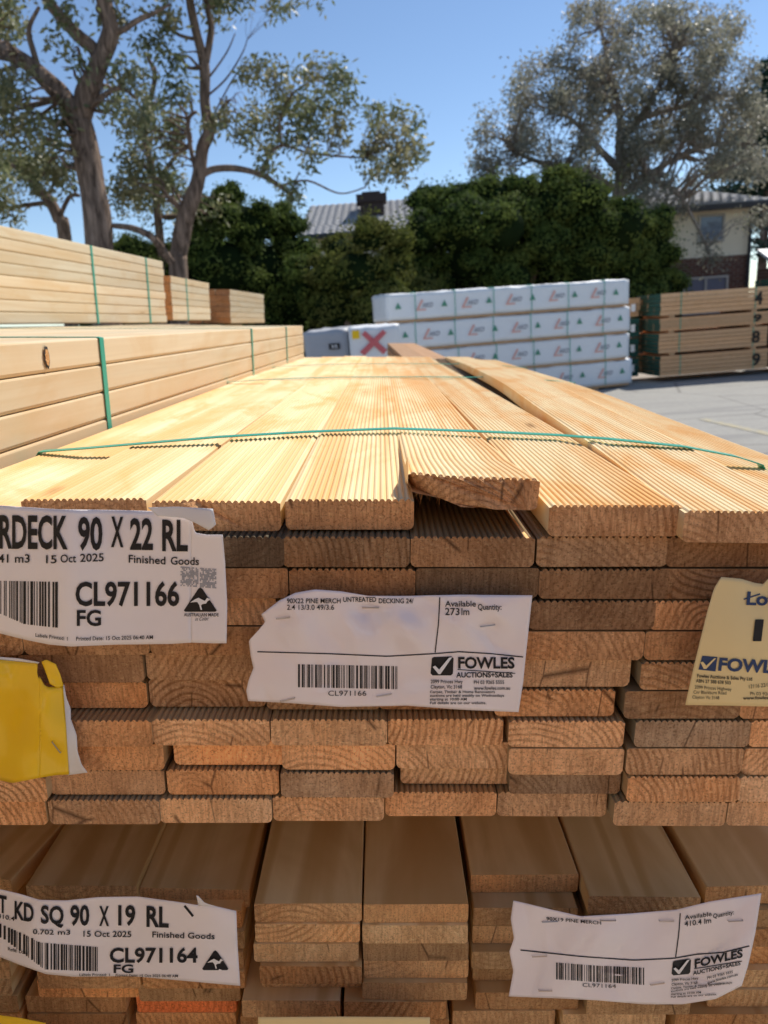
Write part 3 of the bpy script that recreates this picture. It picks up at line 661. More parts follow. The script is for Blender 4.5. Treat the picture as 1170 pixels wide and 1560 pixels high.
for i,(b_,wd,bo) in enumerate((('Fowles Auctions & Sales Pty Ltd',84,.02),('ABN 27 388 638 503',53,.012),('2099 Princes Highway',56,.0),('Cnr Blackburn Road',50,.0),('Clayton Vic 3168',41,.0))):
    t4.text(mb,b_,1062-i*1.8,1032+i*7.6+(2 if i>1 else 0),5.2,wd,bo,.06 if i<3 else .03)
t4.text(mb,'12116 22/10',1141,1049,6,34,.0,-.1); t4.text(mb,'Ph 03 9265 5555',1143,1059,5,50,.0,.02); t4.text(mb,'www.fowles.com.au',1132,1066,5,62,.02,-.02)
t4.put('print',mb,M['ink'])
mw=MB(); t4.poly(mw,[(1067,1009),(1071,1008),(1076,1014),(1088,1003),(1091,1003),(1076,1019),(1072,1019)],.0007); t4.put('printed_tick',mw,M['lot'])
# ---------- label 5: lower left
c5_=creases(5,9,0,360,1370,1500,.0012)
def d5(u,v): return c5_(u,v)+.007+.005*g2(u,v,55,1430,35,60)+.003*math.sin(u*.025)+.003*g2(u,v,330,1400,40,40)+.001*math.sin(v*.08+u*.04)
t5=Sheet('paper_label','white printed pack label on the lower pack, reading 90 X 19 RL','paper label',.476,d5)
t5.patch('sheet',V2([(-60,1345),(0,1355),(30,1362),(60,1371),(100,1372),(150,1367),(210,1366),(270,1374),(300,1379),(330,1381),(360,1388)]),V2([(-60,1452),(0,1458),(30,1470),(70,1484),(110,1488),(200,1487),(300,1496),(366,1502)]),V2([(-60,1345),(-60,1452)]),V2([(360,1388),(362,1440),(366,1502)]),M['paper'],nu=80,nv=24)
t5.patch('torn_flap',V2([(299,1364),(302,1365)]),V2([(302,1380),(330,1381)]),V2([(299,1364),(302,1380)]),V2([(302,1365),(312,1376),(330,1381)]),M['torn'],nu=5,nv=5,off=.003)
mb=MB(); t5.text(mb,'T',-2,1389,26,12,.028,.2); t5.text(mb,'KD',22,1399,27,29,.028,.2); t5.text(mb,'SQ',62,1406,27,35,.028,.05); t5.text(mb,'90',107,1409,30,29,.028,.0)
t5.text(mb,'X',151,1410,30,15,.024,.0); t5.text(mb,'19',180,1409,30,26,.028,.0); t5.text(mb,'RL',223,1411,31,34,.028,.04)
t5.text(mb,'410.4',-4,1398,6.5,26,.012,.2); t5.text(mb,'0.702',50,1423,7.5,32,.012,.03); t5.text(mb,'m3',88,1424,7.5,19,.012,.0); t5.text(mb,'15 Oct 2025',127,1427,9,73,.012,.01); t5.text(mb,'Finished Goods',232,1428,9,95,.012,.03)
t5.text(mb,'CL971164',167,1466,22,134,.026,.0); t5.text(mb,'FG',173,1482,12.5,30,.022,.0)
t5.bars(mb,-20,152,1400,1455,8,.20,n=44,topf=lambda u: float(np.interp(u,[-20,0,45,59,149],[1396,1408,1428,1436,1443])),bottom=lambda u: float(np.interp(u,[-20,5,67,154],[1420,1431,1477,1480])))
t5.text(mb,'Labels Printed: 1',121,1487,4,46,.01,.0); t5.text(mb,'Printed Date: 15 Oct 2025 06:40 AM',176,1488,4,95,.01,.01); t5.text(mb,'Ref#: Date',12,1448,5,30,.01,.22)
t5.line(mb,[(281,1380),(286,1386),(294,1396)],3.5)
mw=MB(); kangaroo_triangle(t5,mb,mw,328,1448,1478,20); t5.put('print',mb,M['ink']); t5.put('printed_emblem',mw,M['inkwhite'])
# ---------- label 6: lower right auction label, curled up at its right
def f6(u,v):
    s_=(u-375)/(811-375); t_=(v-900)/(185)
    uu=778+s_*382; 
    topv=np.interp(s_,[0,.1,.35,.6,.8,1.0],[1372,1382,1391,1388,1376,1362]); botv=np.interp(s_,[0,.2,.4,.65,.85,1.0],[1518,1520,1523,1530,1526,1500])
    return (uu-(t_*20*max(0,s_-.6)*1.5),float(topv+t_*(botv-topv)))
c6_=creases(6,24,780,1150,1380,1520,.0022)
def d6(u,v): return c6_(u,v)+.008+.006*g2(u,v,1140,1440,50,70)+.003*math.sin(u*.03)+.003*g2(u,v,930,1430,50,30)+.002*math.sin(u*.05+v*.04)
t6=Sheet('paper_label','plastic sleeved auction label with curled right side, stapled to the lower pack','paper label',.472,d6)
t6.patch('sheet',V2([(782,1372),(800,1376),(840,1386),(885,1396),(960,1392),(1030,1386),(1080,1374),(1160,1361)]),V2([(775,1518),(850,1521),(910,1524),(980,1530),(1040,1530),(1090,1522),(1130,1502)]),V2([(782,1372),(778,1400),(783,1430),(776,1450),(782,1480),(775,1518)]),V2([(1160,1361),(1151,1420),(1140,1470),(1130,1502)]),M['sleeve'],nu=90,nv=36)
auction(t6,f6,'CL971164',[('90X19 PINE MERCH',437,925,7,95)],[],('410.4','lm'),12,.74)
for a in ((826,1405,24,-1),(915,1403,23,0),(1005,1404,22,0),(1110,1404,22,-1),(811,1458,22,-1),(821,1510,20,0),(991,1501,21,-3)): t6.staple(*a)
# ---------- tops of two more cards at the bottom edge
dd=lambda u,v:.012
t7=Sheet('lot_card','top of a pale yellow card at the bottom edge of the photo','paper label',.462,dd)
t7.patch('sheet',V2([(393,1550),(520,1549),(655,1550)]),V2([(390,1700),(655,1700)]),V2([(393,1550),(390,1700)]),V2([(655,1550),(655,1700)]),M['lot'])
t8=Sheet('yellow_card','corner of a bright yellow card at the bottom left corner of the photo','paper label',.462,dd)
t8.patch('sheet',V2([(-60,1544),(0,1547),(30,1551),(70,1559)]),V2([(-60,1700),(70,1700)]),V2([(-60,1544),(-60,1700)]),V2([(70,1559),(70,1700)]),M['yellow'])
# ================================================================== FAR PACKS (true vertical frame)
def frame_from(p0,p1,z):      # x axis along p0->p1
    d=(p1-p0); d.z=0; L=d.length; d.normalize(); n=Vector((-d.y,d.x,0))
    m=Matrix((( d.x,n.x,0,p0.x),(d.y,n.y,0,p0.y),(0,0,1,z),(0,0,0,1))); return m,L
def wrap_mesh(L,W,H,mat,seed,lump=.012):
    bm=bmesh.new(); bmesh.ops.create_cube(bm,size=1)
    bmesh.ops.scale(bm,vec=(L,W,H),verts=bm.verts); bmesh.ops.translate(bm,vec=(L/2,W/2,H/2),verts=bm.verts)
    bmesh.ops.subdivide_edges(bm,edges=[e for e in bm.edges if abs((e.verts[0].co-e.verts[1].co).x)>.01],cuts=int(L/.07),use_grid_fill=True)
    bmesh.ops.subdivide_edges(bm,edges=[e for e in bm.edges if abs((e.verts[0].co-e.verts[1].co).z)>.3],cuts=5,use_grid_fill=True)
    bmesh.ops.subdivide_edges(bm,edges=[e for e in bm.edges if abs((e.verts[0].co-e.verts[1].co).y)>.3],cuts=6,use_grid_fill=True)
    for v in bm.verts:
        c=v.co; nn=noise.noise_vector(c*3.1+Vector((seed,0,0))); k=noise.noise(c*9+Vector((0,seed,0)))
        top=c.z>H-.001
        v.co += Vector((nn.x*lump*.8, nn.y*lump*.6*(0 if (.02<c.y<W-.02) else 1), (nn.z*lump+k*lump*1.3) if top else 0))
        if top and (c.y<.02 or c.y>W-.02): v.co.z-=.018
    me=bpy.data.meshes.new('wrap'); bm.to_mesh(me); bm.free(); me.materials.append(mat); me.polygons.foreach_set('use_smooth',[True]*len(me.polygons)); return me
def flat_text(name,body,parent,x,z,h,wid,mat,y=-.012,bold=.02):
    V,F=tm(body,bold); xs=[p[0] for p in V]; x0,x1=min(xs),max(xs); mb=MB()
    mb.add([(x+(a-x0)*wid/(x1-x0),y,z+b*h/.72) for a,b,_ in V],[f for f in F]); return mb.build(name,mat,parent)
pR=wG(958,589); pL=wG(604,625)
mA,LAK=frame_from(pL,pR,0)
HP=.375; 
names=['topmost','second from the top','third from the top','bottom']
mb=MB(); mb.add([(0,-.014,0),(.10,-.014,.17),(.13,-.014,.15),(.045,-.014,.022),(.16,-.014,.022),(.175,-.014,0)],[(0,5,4,3),(0,3,2,1)]); red_me=mb.mesh('printed_red_mark',[M['red']])
mb=MB(); mb.add([(-.055,-.014,0),(.055,-.014,0),(0,-.014,.105)],[(0,1,2)]); grn_me=mb.mesh('printed_green_triangle',[M['greenink']])
V_,F_=tm('AKD',.02); xs_=[p[0] for p in V_]; mb=MB(); mb.add([((a-min(xs_))*.19/(max(xs_)-min(xs_))+.03*b,-.016,b*.075/.72) for a,b,_ in V_],F_); akd_me=mb.mesh('printed_letters',[M['greyink']])
for k in range(4):        # k=0 bottom
    z=.06+k*(HP+.027); sh=[.05,-.01,0,-.03][k]
    p=thing('wrapped_timber_pack','white wrapped timber pack, %s of the long white stack'%names[3-k],'timber pack',mA@Matrix.Translation((sh,0,z)),'white wrapped packs in the long stack')
    link('wrap',wrap_mesh(LAK,.9,HP,M['wrap'],k*7.3,.013),p)
    mb=MB(); mb.box((.03,-.015,-.03),(LAK-.06,.9,-.002)); mb.build('base_board',M['hard'],p)
    for i in range(7):
        x=.35+i*.60+ (k%2)*.05
        if x>LAK-.05: break
        mb=MB(); mb.box((x,-.018,-.002),(x+.009,-.014,HP-.01)); mb.box((x,-.018,HP-.01),(x+.009,.9,HP+.004)); mb.build('strap',M['strap'],p)
    n=6 if k==3 else 6
    for i in range(6):
        xx=.12+i*.69+(.03 if k==3 else .08)
        if xx<LAK-.1: link('printed_green_triangle',grn_me,p,Matrix.Translation((xx,0,.155+rnd(-.008,.008)))@Matrix.Rotation(rnd(-.05,.05),4,'Y')@Matrix.Diagonal((.85,1,.85,1)))
        xr_=xx+.26
        if xr_<LAK-.22:
            zz=rnd(-.008,.008); link('printed_red_mark',red_me,p,Matrix.Translation((xr_,0,.115+zz))@Matrix.Diagonal((.9,1,.9,1))); link('printed_letters',akd_me,p,Matrix.Translation((xr_+.09,0,.155+zz))@Matrix.Diagonal((.85,1,.85,1)))
for x in (.4,1.7,3.2):
    mb=MB(); mb.box((0,0,0),(.09,.9,.06)); o=mb.build('timber_bearer',M['hard']); o.matrix_world=mA@Matrix.Translation((x,0,0)); tag(o,'short bearer on the ground under the long white stack, %s'%({.4:'at its left end',1.7:'in its middle',3.2:'at its right end'}[x]),'bearer','bearers under the white stack')
# unseen packs added behind the viewer to bounce warm sun onto the shaded ends
for i in range(4):
    for k in range(4):
        lab='unseen pack added for bounce light, %s of the %s stack'%(('lowest','second','third','top')[k],('leftmost','second','third','rightmost')[i])
        if (i,k) in ((1,1),(2,2),(0,3)):
            p=thing('wrapped_timber_pack','white wrapped '+lab,'timber pack',Matrix.Translation((-1.53+i*.79,-2.55,.08+k*.50))); link('wrap',wrap_mesh(.76,2.1,.44,M['wrap'],i+k*5.),p).matrix_local=Matrix.Translation((0,-.0,0))
            p.matrix_world=Matrix.Translation((-1.53+i*.79,-3.40,.08+k*.50))
        else:
            generic_pack('timber_pack','pine '+lab,'timber pack',Matrix.Translation((-.75+i*.79,-3.43,.52+k*.50)),.19,.085,2.1,4,5,[M['stud'],M['endpale']],jit=.004,base=1.15)
# end-on wrapped packs in front, left
def endpack(u0,u1,vt,D,mat,label,L,mark):
    a=wD(u0,vt,D); b=wD(u1,vt,D); W=b.x-a.x; top=(a.z+b.z)/2; H=.40
    for k in range(3):
        p=thing('wrapped_timber_pack',label if k==0 else label.replace('top','lower') if False else ('%s pack hidden under the %s'%(('middle','bottom')[k-1],label.split(',')[0])),'timber pack',Matrix.Translation((a.x,a.y,top-H-k*(H+.025))))
        me=wrap_mesh(W,L,H,mat,k*3.1+u0,.014); link('wrap',me,p)
        if k==0: mark(p,W,H)
        if top-H-(k+1)*(H+.025)<0: break
def markX(p,W,H):
    mb=MB()
    for s in (1,-1):
        a=Vector((.5*W-.13*s-.02,-.02,.10)); b=Vector((.5*W+.12*s,-.02,.33)); n=Vector((.012*s*-1,0,.012))*1.6; a.y-=.003*s; b.y-=.003*s
        mb.add([a+n*1.2,a-n*1.2,b-n,b+n],[(0,1,2,3)])
    mb.build('painted_cross',M['redpaint'],p)
    mb=MB(); mb.box((.04,-.022,.27),(.12,-.019,.36)); mb.build('sticker',M['yellow'],p)
def markB(p,W,H):
    mb=MB(); mb.box((W*.55,-.022,.16),(W*.80,-.019,.23)); mb.build('sticker',M['ink'],p)
    flat_text('printed_letters','35',p,W*.60,.175,.04,W*.15,M['inkwhite'],-.025)
endpack(530,608,496,8.4,M['wrap'],'white wrapped pack end with a sprayed red cross, left of the long white stack',1.9,markX)
endpack(462,529,502,9.0,M['wrapgrey'],'grey wrapped pack end with a small black sticker, left of the red cross',3.2,markB)
# brown stacks on the right
hm=[M['hard'],M['greenpaint']]
def brownstack(pl,pr,hs,nums,where,depth=.95,topno=True,ends=M['greenpaint']):
    m,L=frame_from(pl,pr,0); z=.10
    for k,hh in enumerate(hs):
        p=thing('timber_pack',where[k],'timber pack',m@Matrix.Translation((rnd(-.03,.03),rnd(-.02,.02),z)),None)
        n=5; t_=hh/n
        me=MB(); me.box((0,0,0),(L,depth/4-.004,t_-.006),0)
        mm=me.mesh('plank',[M['hard'],ends]); 
        for f in mm.polygons:
            if abs(f.normal.x)>.9: f.material_index=1
        for j in range(n):
            for i in range(4):
                o=link('plank',mm,p,Matrix.Translation((rnd(-.012,.012),i*depth/4+rnd(-.004,.004),j*t_))); tintcol(o,1.25+.1*(k==len(hs)-1),.07,.04)
        for x in (.18*L,.86*L):
            mb=MB(); mb.box((x,-.009,0),(x+.012,-.006,hh)); mb.build('strap',M['strap'],p)
        if nums and nums[k]: flat_text('painted_number',nums[k],p,L*.85,hh*.2,hh*.58,.14,M['marker'],-.012,.03)
        z+=hh
        for x in (.15,L*.5,L-.35):
            mb=MB(); mb.box((0,0,0),(.09,depth,.028)); 
        z+=.042
        if k<len(hs)-1:
            for xa in (.15,L-.3):
                mb=MB(); mb.box((xa,.0,hh),(xa+.09,depth,hh+.040)); mb.build('spacer',M['hard'],p)
brownstack(wG(1003,583),wG(1166,570),[.32,.31,.19,.34],['9','8','9','4'],
  ['bottom pack of the brown stack, chalked 9, with green painted ends','brown timber pack marked 8 with green painted ends','thin brown timber pack between those marked 8 and 4','top brown timber pack marked 4, right of the white stack'])
brownstack(wG(1172,569),wG(1330,560),[.32,.31,.32,.32],None,['bottom pack of the brown stack at the far right edge','second lowest pack of the brown stack at the far right edge','second highest pack of the brown stack at the far right edge','top pack of the brown stack at the far right edge'])
mg=Matrix.Translation(wG(957,574))
for k in range(4):
    for i in range(2):
        p=thing('timber_pack','green painted pack end, %s in the %s column between white and brown stacks'%(('bottom','second up','third up','top')[k],('left','right')[i]),'timber pack',Matrix.Translation(wD(960+i*19,560,12.9)-Vector((0,0,0)))@Matrix.Translation((0,0,0)))
        p.location.z=.08+k*.325; p.location.x=3.98+i*.24+ .0; p.location.y=12.6-i*.35
        me=MB(); me.box((0,0,0),(.21,3,.095)); mm=me.mesh('plank',[M['hard'],M['greenpaint'] if not (k==3 and i==1) else M['hard']])
        for f in mm.polygons:
            if abs(f.normal.y)>.9: f.material_index=1
        for j in range(3): tintcol(link('plank',mm,p,Matrix.Translation((rnd(-.01,.01),rnd(-.03,.03),j*.1))),1.0)
        mb=MB(); mb.box((.06,-.035,.08),(.13,-.033,.2)); mb.build('sticker',M['inkwhite'],p)
# ================================================================== HOUSES
def roofmat():
    N=NT('grey_roof_tiles',.7,.3); v=N.coord(scale=(1,1,1)); f=N.noise(v,3,4); N.color(N.mix(f,(.26,.26,.27),(.40,.39,.39))); return N.m
def brickmat():
    N=NT('brown_brick',.85,.2); tc=N.n('ShaderNodeTexCoord'); mp=N.n('ShaderNodeMapping'); mp.inputs['Rotation'].default_value=(math.pi/2,0,0); N.l(tc.outputs['Object'],mp.inputs[0])
    b=N.n('ShaderNodeTexBrick'); N.l(mp.outputs[0],b.inputs['Vector']); b.inputs['Scale'].default_value=1; b.inputs['Brick Width'].default_value=.24; b.inputs['Row Height'].default_value=.086; b.inputs['Mortar Size'].default_value=.009
    b.inputs['Color1'].default_value=(.17,.075,.05,1); b.inputs['Color2'].default_value=(.11,.05,.035,1); b.inputs['Mortar'].default_value=(.24,.2,.17,1); N.color(b.outputs['Color']); return N.m
M['roof']=roofmat(); M['brick']=brickmat(); M['cream']=flat('cream_render',(.88,.79,.62),.8,.2,0,.08,2); M['darktrim']=flat('dark_trim',(.05,.05,.055),.6); M['whiteframe']=flat('white_window_frame',(.5,.47,.43),.5)
M['chim']=flat('sooty_brick',(.07,.05,.045),.9)
def glass():
    N=NT('window_glass',.08,.8); N.color((.16,.20,.28)); return N.m
M['glass']=glass()
def tiles_roof(parent,x0,x1,y0,z0,y1,z1,hip0=0.,hip1=0.):
    """pitched plane eave (y0,z0) to ridge (y1,z1), hipped at both ends; tile courses as real steps"""
    n=max(8,int(math.hypot(y1-y0,z1-z0)/.33)); mb=MB()
    for i in range(n):
        t0=i/n; t1=(i+1)/n; a0=x0+hip0*t0; a1=x1-hip1*t0; b0=x0+hip0*t1; b1=x1-hip1*t1
        ya,za=y0+(y1-y0)*t0,z0+(z1-z0)*t0; yb,zb=y0+(y1-y0)*t1,z0+(z1-z0)*t1
        m=max(4,int((a1-a0)/.28)); 
        for j in range(m):
            f0=j/m; f1=(j+1)/m; h=.05
            p=[(a0+(a1-a0)*f0,ya,za+.03),(a0+(a1-a0)*(f0+f1)/2,ya,za+.03+h),(a0+(a1-a0)*f1,ya,za+.03),(b0+(b1-b0)*f1,yb,zb),(b0+(b1-b0)*(f0+f1)/2,yb,zb+h*.8),(b0+(b1-b0)*f0,yb,zb),(a0+(a1-a0)*f0,ya,za-.01),(a0+(a1-a0)*f1,ya,za-.01)]
            mb.add(p,[(0,1,4,5),(1,2,3,4),(6,7,2,1,0)])
    o=mb.build('roof_tiles',M['roof'],parent); o['kind']='stuff'; return o
# left house, behind bushes
DH=30.
a=wD(455,360,DH); b=wD(690,338,DH)
hl=thing('house','cream house with a grey tiled roof and dark chimney, behind the shrubs at centre','house',Matrix.Translation((a.x,DH,0)))
W=b.x-a.x; ze=wD(540,353,DH).z; zr=wD(540,309,DH+3.5).z
mb=MB(); mb.box((0.5,.5,0),(W-.3,8,ze-.05)); mb.build('wall',M['cream'],hl)
mb=MB(); mb.add([(0.3,.0,ze-.12),(W,0,ze-.12),(W,8.5,ze-.12),(0.3,8.5,ze-.12),(0.3,3.6,zr-.06),(W,3.6,zr-.06)],[(0,3,2,1),(0,1,5,4),(2,3,4,5),(0,4,3),(1,2,5)]); mb.build('roof',M['roof'],hl)
tiles_roof(hl,0,W+.2,-.1,ze-.02,3.6,zr,.3,.0)
mb=MB(); mb.box((0,-.22,ze-.16),(W+.2,-.1,ze-.02)); mb.build('gutter',M['darktrim'],hl)
c0=wD(550,332,DH+1.6); c1=wD(583,292,DH+1.6)
mb=MB(); mb.box((c0.x-a.x,1.6,ze),(c1.x-a.x,2.5,c1.z-.35)); mb.box((c0.x-a.x-.14,1.48,c1.z-.35),(c1.x-a.x+.14,2.62,c1.z-.05)); mb.box((c0.x-a.x+.1,1.7,c1.z-.05),(c1.x-a.x-.1,2.4,c1.z+.06)); mb.build('chimney',M['chim'],hl)
def window(parent,x0,x1,z0,z1,y,mull=1):
    mb=MB(); f=.07
    mb.box((x0,y-.06,z0),(x0+f,y+.02,z1)); mb.box((x1-f,y-.06,z0),(x1,y+.02,z1)); mb.box((x0+f,y-.06,z0),(x1-f,y+.02,z0+f)); mb.box((x0+f,y-.06,z1-f),(x1-f,y+.02,z1))
    for k in range(1,mull+1):
        xm=x0+(x1-x0)*k/(mull+1); mb.box((xm-f/2,y-.055,z0+f),(xm+f/2,y+.015,z1-f))
    fr=mb.build('window',M['whiteframe'],parent); mb=MB(); mb.box((x0+f,y-.02,z0+f),(x1-f,y-.005,z1-f)); mb.build('pane',M['glass'],fr)
window(hl,1.0,2.0,ze-1.9,ze-.6,.5)
# right house, two storeys
DR=23.
a=wD(1002,320,DR); zE=wD(1085,311,DR).z; b=wD(1290,300,DR)
hr=thing('house','two storey house with cream upper wall and brown brick below, behind the brown stack','house',Matrix.Translation((a.x,DR,0))@Matrix.Rotation(-.02,4,'Z'))
W=b.x-a.x; zb=wD(1085,391,DR+.5).z
mb=MB(); mb.box((-.3,.62,zb),(wD(1157,300,DR).x-a.x,7,zE-.05)); mb.build('wall',M['cream'],hr)
mb=MB(); mb.box((-.34,.58,0),(wD(1157,300,DR).x-a.x+.04,7,zb-.002)); mb.build('brick_wall',M['brick'],hr)
WW=wD(1175,300,DR).x-a.x
zr=wD(1085,282,DR+3.6).z
mb=MB(); mb.add([(-.9,.0,zE-.12),(WW,0,zE-.12),(WW,7.6,zE-.12),(-.9,7.6,zE-.12),(.8,3.7,zr-.06),(WW-1.6,3.7,zr-.06)],[(0,3,2,1),(0,1,5,4),(2,3,4,5),(0,4,3),(1,2,5)]); mb.build('roof',M['roof'],hr)
tiles_roof(hr,-.95,WW+.05,-.08,zE-.02,3.7,zr,1.75,1.65)
mb=MB(); mb.box((-.95,-.2,zE-.17),(WW+.05,-.08,zE-.03)); mb.build('gutter',M['darktrim'],hr)
def hx(u,v): p=wD(u,v,DR+.6); return p.x-a.x,p.z
x0,z1=hx(1063,328); x1,z0=hx(1101,368); window(hr,x0,x1,z0,z1,.62,0)
x0,z1=hx(1039,424); x1,z0=hx(1104,478); window(hr,x0,x1,z0,z1,.58,1)
xp,_=hx(1137,380); mb=MB(); mb.tube([(xp,.5,0),(xp,.5,zE-.15)],.05,8); mb.build('downpipe',M['darktrim'],hr)
# low roof at the right edge
pz=wD(1190,404,19); sh=thing('shed','low building with a pale metal roof at the right edge','shed',Matrix.Translation((pz.x,19,0)))
mb=MB(); mb.box((.15,.2,0),(3,1.4,pz.z-.02)); mb.build('wall',M['brick'],sh); mb=MB(); mb.add([(-.1,-.1,pz.z),(3.2,-.1,pz.z),(3.2,1.5,pz.z+.5),(.15,1.5,pz.z+.5),(-.1,-.1,pz.z-.08),(3.2,-.1,pz.z-.08),(3.2,1.5,pz.z+.42),(.15,1.5,pz.z+.42)],[(0,1,2,3),(4,7,6,5),(0,4,5,1),(1,5,6,2),(2,6,7,3),(3,7,4,0)]); mb.build('roof',M['wrap'],sh)
# ================================================================== TREES
def leaves(name,cent,mat,parent,size=(.10,.022),droop=.7,nrm=None):
    """cent: Nx3 leaf positions -> one mesh of bent leaf quads"""
    n=len(cent); c=np.asarray(cent)
    d=rng.normal(size=(n,3)); d[:,2]=d[:,2]*.5-droop; d/=np.linalg.norm(d,axis=1)[:,None]
    if nrm is not None:
        nn=nrm+rng.normal(size=(n,3))*.45; nn/=np.linalg.norm(nn,axis=1)[:,None]; d-=nn*(d*nn).sum(1)[:,None]; d/=np.linalg.norm(d,axis=1)[:,None]
    s=rng.normal(size=(n,3)) if nrm is None else np.cross(nn,d); s-=d*(s*d).sum(1)[:,None]; s/=np.linalg.norm(s,axis=1)[:,None]
    L=size[0]*rng.uniform(.6,1.3,n)[:,None]; Wd=size[1]*rng.uniform(.7,1.3,n)[:,None]
    V=np.stack([c, c+d*L*.45+s*Wd, c+d*L, c+d*L*.45-s*Wd],1).reshape(-1,3)
    me=bpy.data.meshes.new(name); me.vertices.add(4*n); me.vertices.foreach_set('co',V.astype(np.float32).ravel())
    me.loops.add(4*n); me.loops.foreach_set('vertex_index',np.arange(4*n,dtype=np.int32)); me.polygons.add(n); me.polygons.foreach_set('loop_start',np.arange(0,4*n,4,dtype=np.int32))
    me.polygons.foreach_set('loop_total',np.full(n,4,dtype=np.int32)); me.update(calc_edges=True); me.materials.append(mat); return link(name,me,parent)
def clumps(center,rad,nc,per,cr):
    """leaf positions gathered in nc small clumps inside an ellipsoid"""
    q=rng.normal(size=(nc,3)); q/=np.linalg.norm(q,axis=1)[:,None]; q*=rng.uniform(.35,1.0,nc)[:,None]**.6; q=q*np.array(rad)+np.array(center)
    p=np.repeat(q,per,0)+rng.normal(size=(nc*per,3))*np.array([cr,cr,cr*1.1]); return p
def smooth_pts(pts,rad,sub=4):
    P=[Vector(p) for p in pts]; out=[];ro=[]
    for i in range(len(P)-1):
        p0=P[max(i-1,0)];p1=P[i];p2=P[i+1];p3=P[min(i+2,len(P)-1)]
        for k in range(sub):
            t=k/sub; out.append(.5*((2*p1)+(p2-p0)*t+(2*p0-5*p1+4*p2-p3)*t*t+(3*p1-p0-3*p2+p3)*t**3)); ro.append(rad[i]*(1-t)+rad[i+1]*t)
    out.append(P[-1]);ro.append(rad[-1]); return out,ro
def gum(label,D,limbs,blobs,mat,bark_,nclump=9,per=22,depth=1.0,leaf=(.11,.02),twig=True,cat='tree',name='gum_tree',cr=.14,droop=.7):
    """limbs: polylines of (u,v,r px[,dy]); blobs: (u,v,ru,rv[,dy])"""
    base=wD(limbs[0][0][0],limbs[0][0][1],D); root=thing(name,label,cat,Matrix.Translation((base.x,base.y,0))); off=Vector((base.x,base.y,0))
    mb=MB(); skel=[]; px=D/FPX
    for li,l in enumerate(limbs):
        pts=[];rad=[]
        for q in l:
            dy=q[3] if len(q)>3 else 0
            p=wD(q[0],q[1],D+dy)-off; 
            if li==0 and q is l[0]: p=Vector((p.x,p.y,-.1))
            pts.append(p); rad.append(q[2]*px)
        P_,R_=smooth_pts(pts,rad,5)
        P_=[p+Vector((noise.noise(p*.9+off)*.08,noise.noise(p*1.1)*.08,0))*(1 if i else 0) for i,p in enumerate(P_)]
        R_=[r*(1+.12*noise.noise(p*2.5)) for p,r in zip(P_,R_)]
        mb.tube(P_,R_,10 if R_[0]>.08 else 6); skel += [(p,r) for p,r in zip(P_,R_)]
    cs=[]; tw=MB()
    for b in blobs:
        if name=='gum_tree' and D<16 and b[0]<300 and rnd(0,1)<.24: continue
        dy=b[4] if len(b)>4 else rnd(-depth,depth)
        c=wD(b[0],b[1],D+dy)-off; ru=b[2]*px; rv=b[3]*px; rr=(ru,(ru+rv)/2*1.1,rv)
        k=max(3,int(nclump*(b[2]*b[3])/900)); cs.append(clumps(c,rr,k,per,cr))
        if twig:
            s,r=min(skel,key=lambda s:(s[0]-c).length+ (0 if s[0].z<c.z+.4 else .6))
            for m in range(3):
                e=c+Vector((rnd(-1,1)*ru*.7,rnd(-1,1)*ru*.5,rnd(-.8,.8)*rv)); mid=(s+e)/2+Vector((rnd(-.15,.15),rnd(-.15,.15),rnd(0,.3)))
                r0=min(r*.55,.035); P_,R_=smooth_pts([s,s.lerp(mid,.6)+Vector((rnd(-.1,.1),0,rnd(-.1,.1))),mid,e],[r0,r0*.75,r0*.5,r0*.15],3); tw.tube(P_,R_,4)
    mb.build('trunk',bark_,root,True)
    if twig: t=tw.build('twigs',bark_,root,True); t['kind']='stuff'
    C=np.concatenate(cs); o=leaves('crown',C,mat,root,leaf,droop); o['kind']='stuff'; return root
# A : forked gum, left
gum('tall gum with a thick forked trunk at the far left, behind the pale pine packs',12.5,[
 [(158,520,24),(152,380,21),(138,287,19),(125,215,19),(116,185,19)],
 [(120,195,15),(92,150,12),(67,123,12),(41,97,11),(0,72,9),(-50,40,7,.5),(-110,-20,4,.8)],
 [(118,190,15),(126,150,15),(133,130,14),(149,92,13),(169,46,11),(159,0,9),(152,-60,7),(160,-140,4)],
 [(146,98,9),(140,75,9),(118,56,9),(92,26,8),(72,0,7),(50,-50,5,-.5),(30,-120,3,-.6)],
 [(168,50,5),(190,46,4),(210,33,3.5),(236,20,2.5),(262,5,1.5)],
 [(126,175,6),(150,150,4),(180,135,3),(205,150,2)],[(60,118,5),(50,80,4),(45,45,3),(60,10,2)]],
 [(10,20,40,30),(30,60,30,22),(5,110,30,18),(15,160,40,28),(40,190,30,20),(10,210,40,22),(40,240,42,22),(70,215,30,18),(60,265,35,18),(20,270,30,15),(90,255,25,15),(95,170,18,12),(95,90,24,16),(105,25,22,18),(60,55,18,14),(190,25,35,18),(205,75,28,18),(185,110,26,18),(170,150,25,16),(195,180,28,18),(175,215,30,18),(130,20,20,12),(-40,0,60,40),(-60,120,50,60),(120,-60,60,30),(20,-60,60,30),(200,-50,50,30),(-60,220,50,40)],
 M['gumleaf'],M['bark'],nclump=9,per=40,leaf=(.12,.026),cr=.10)
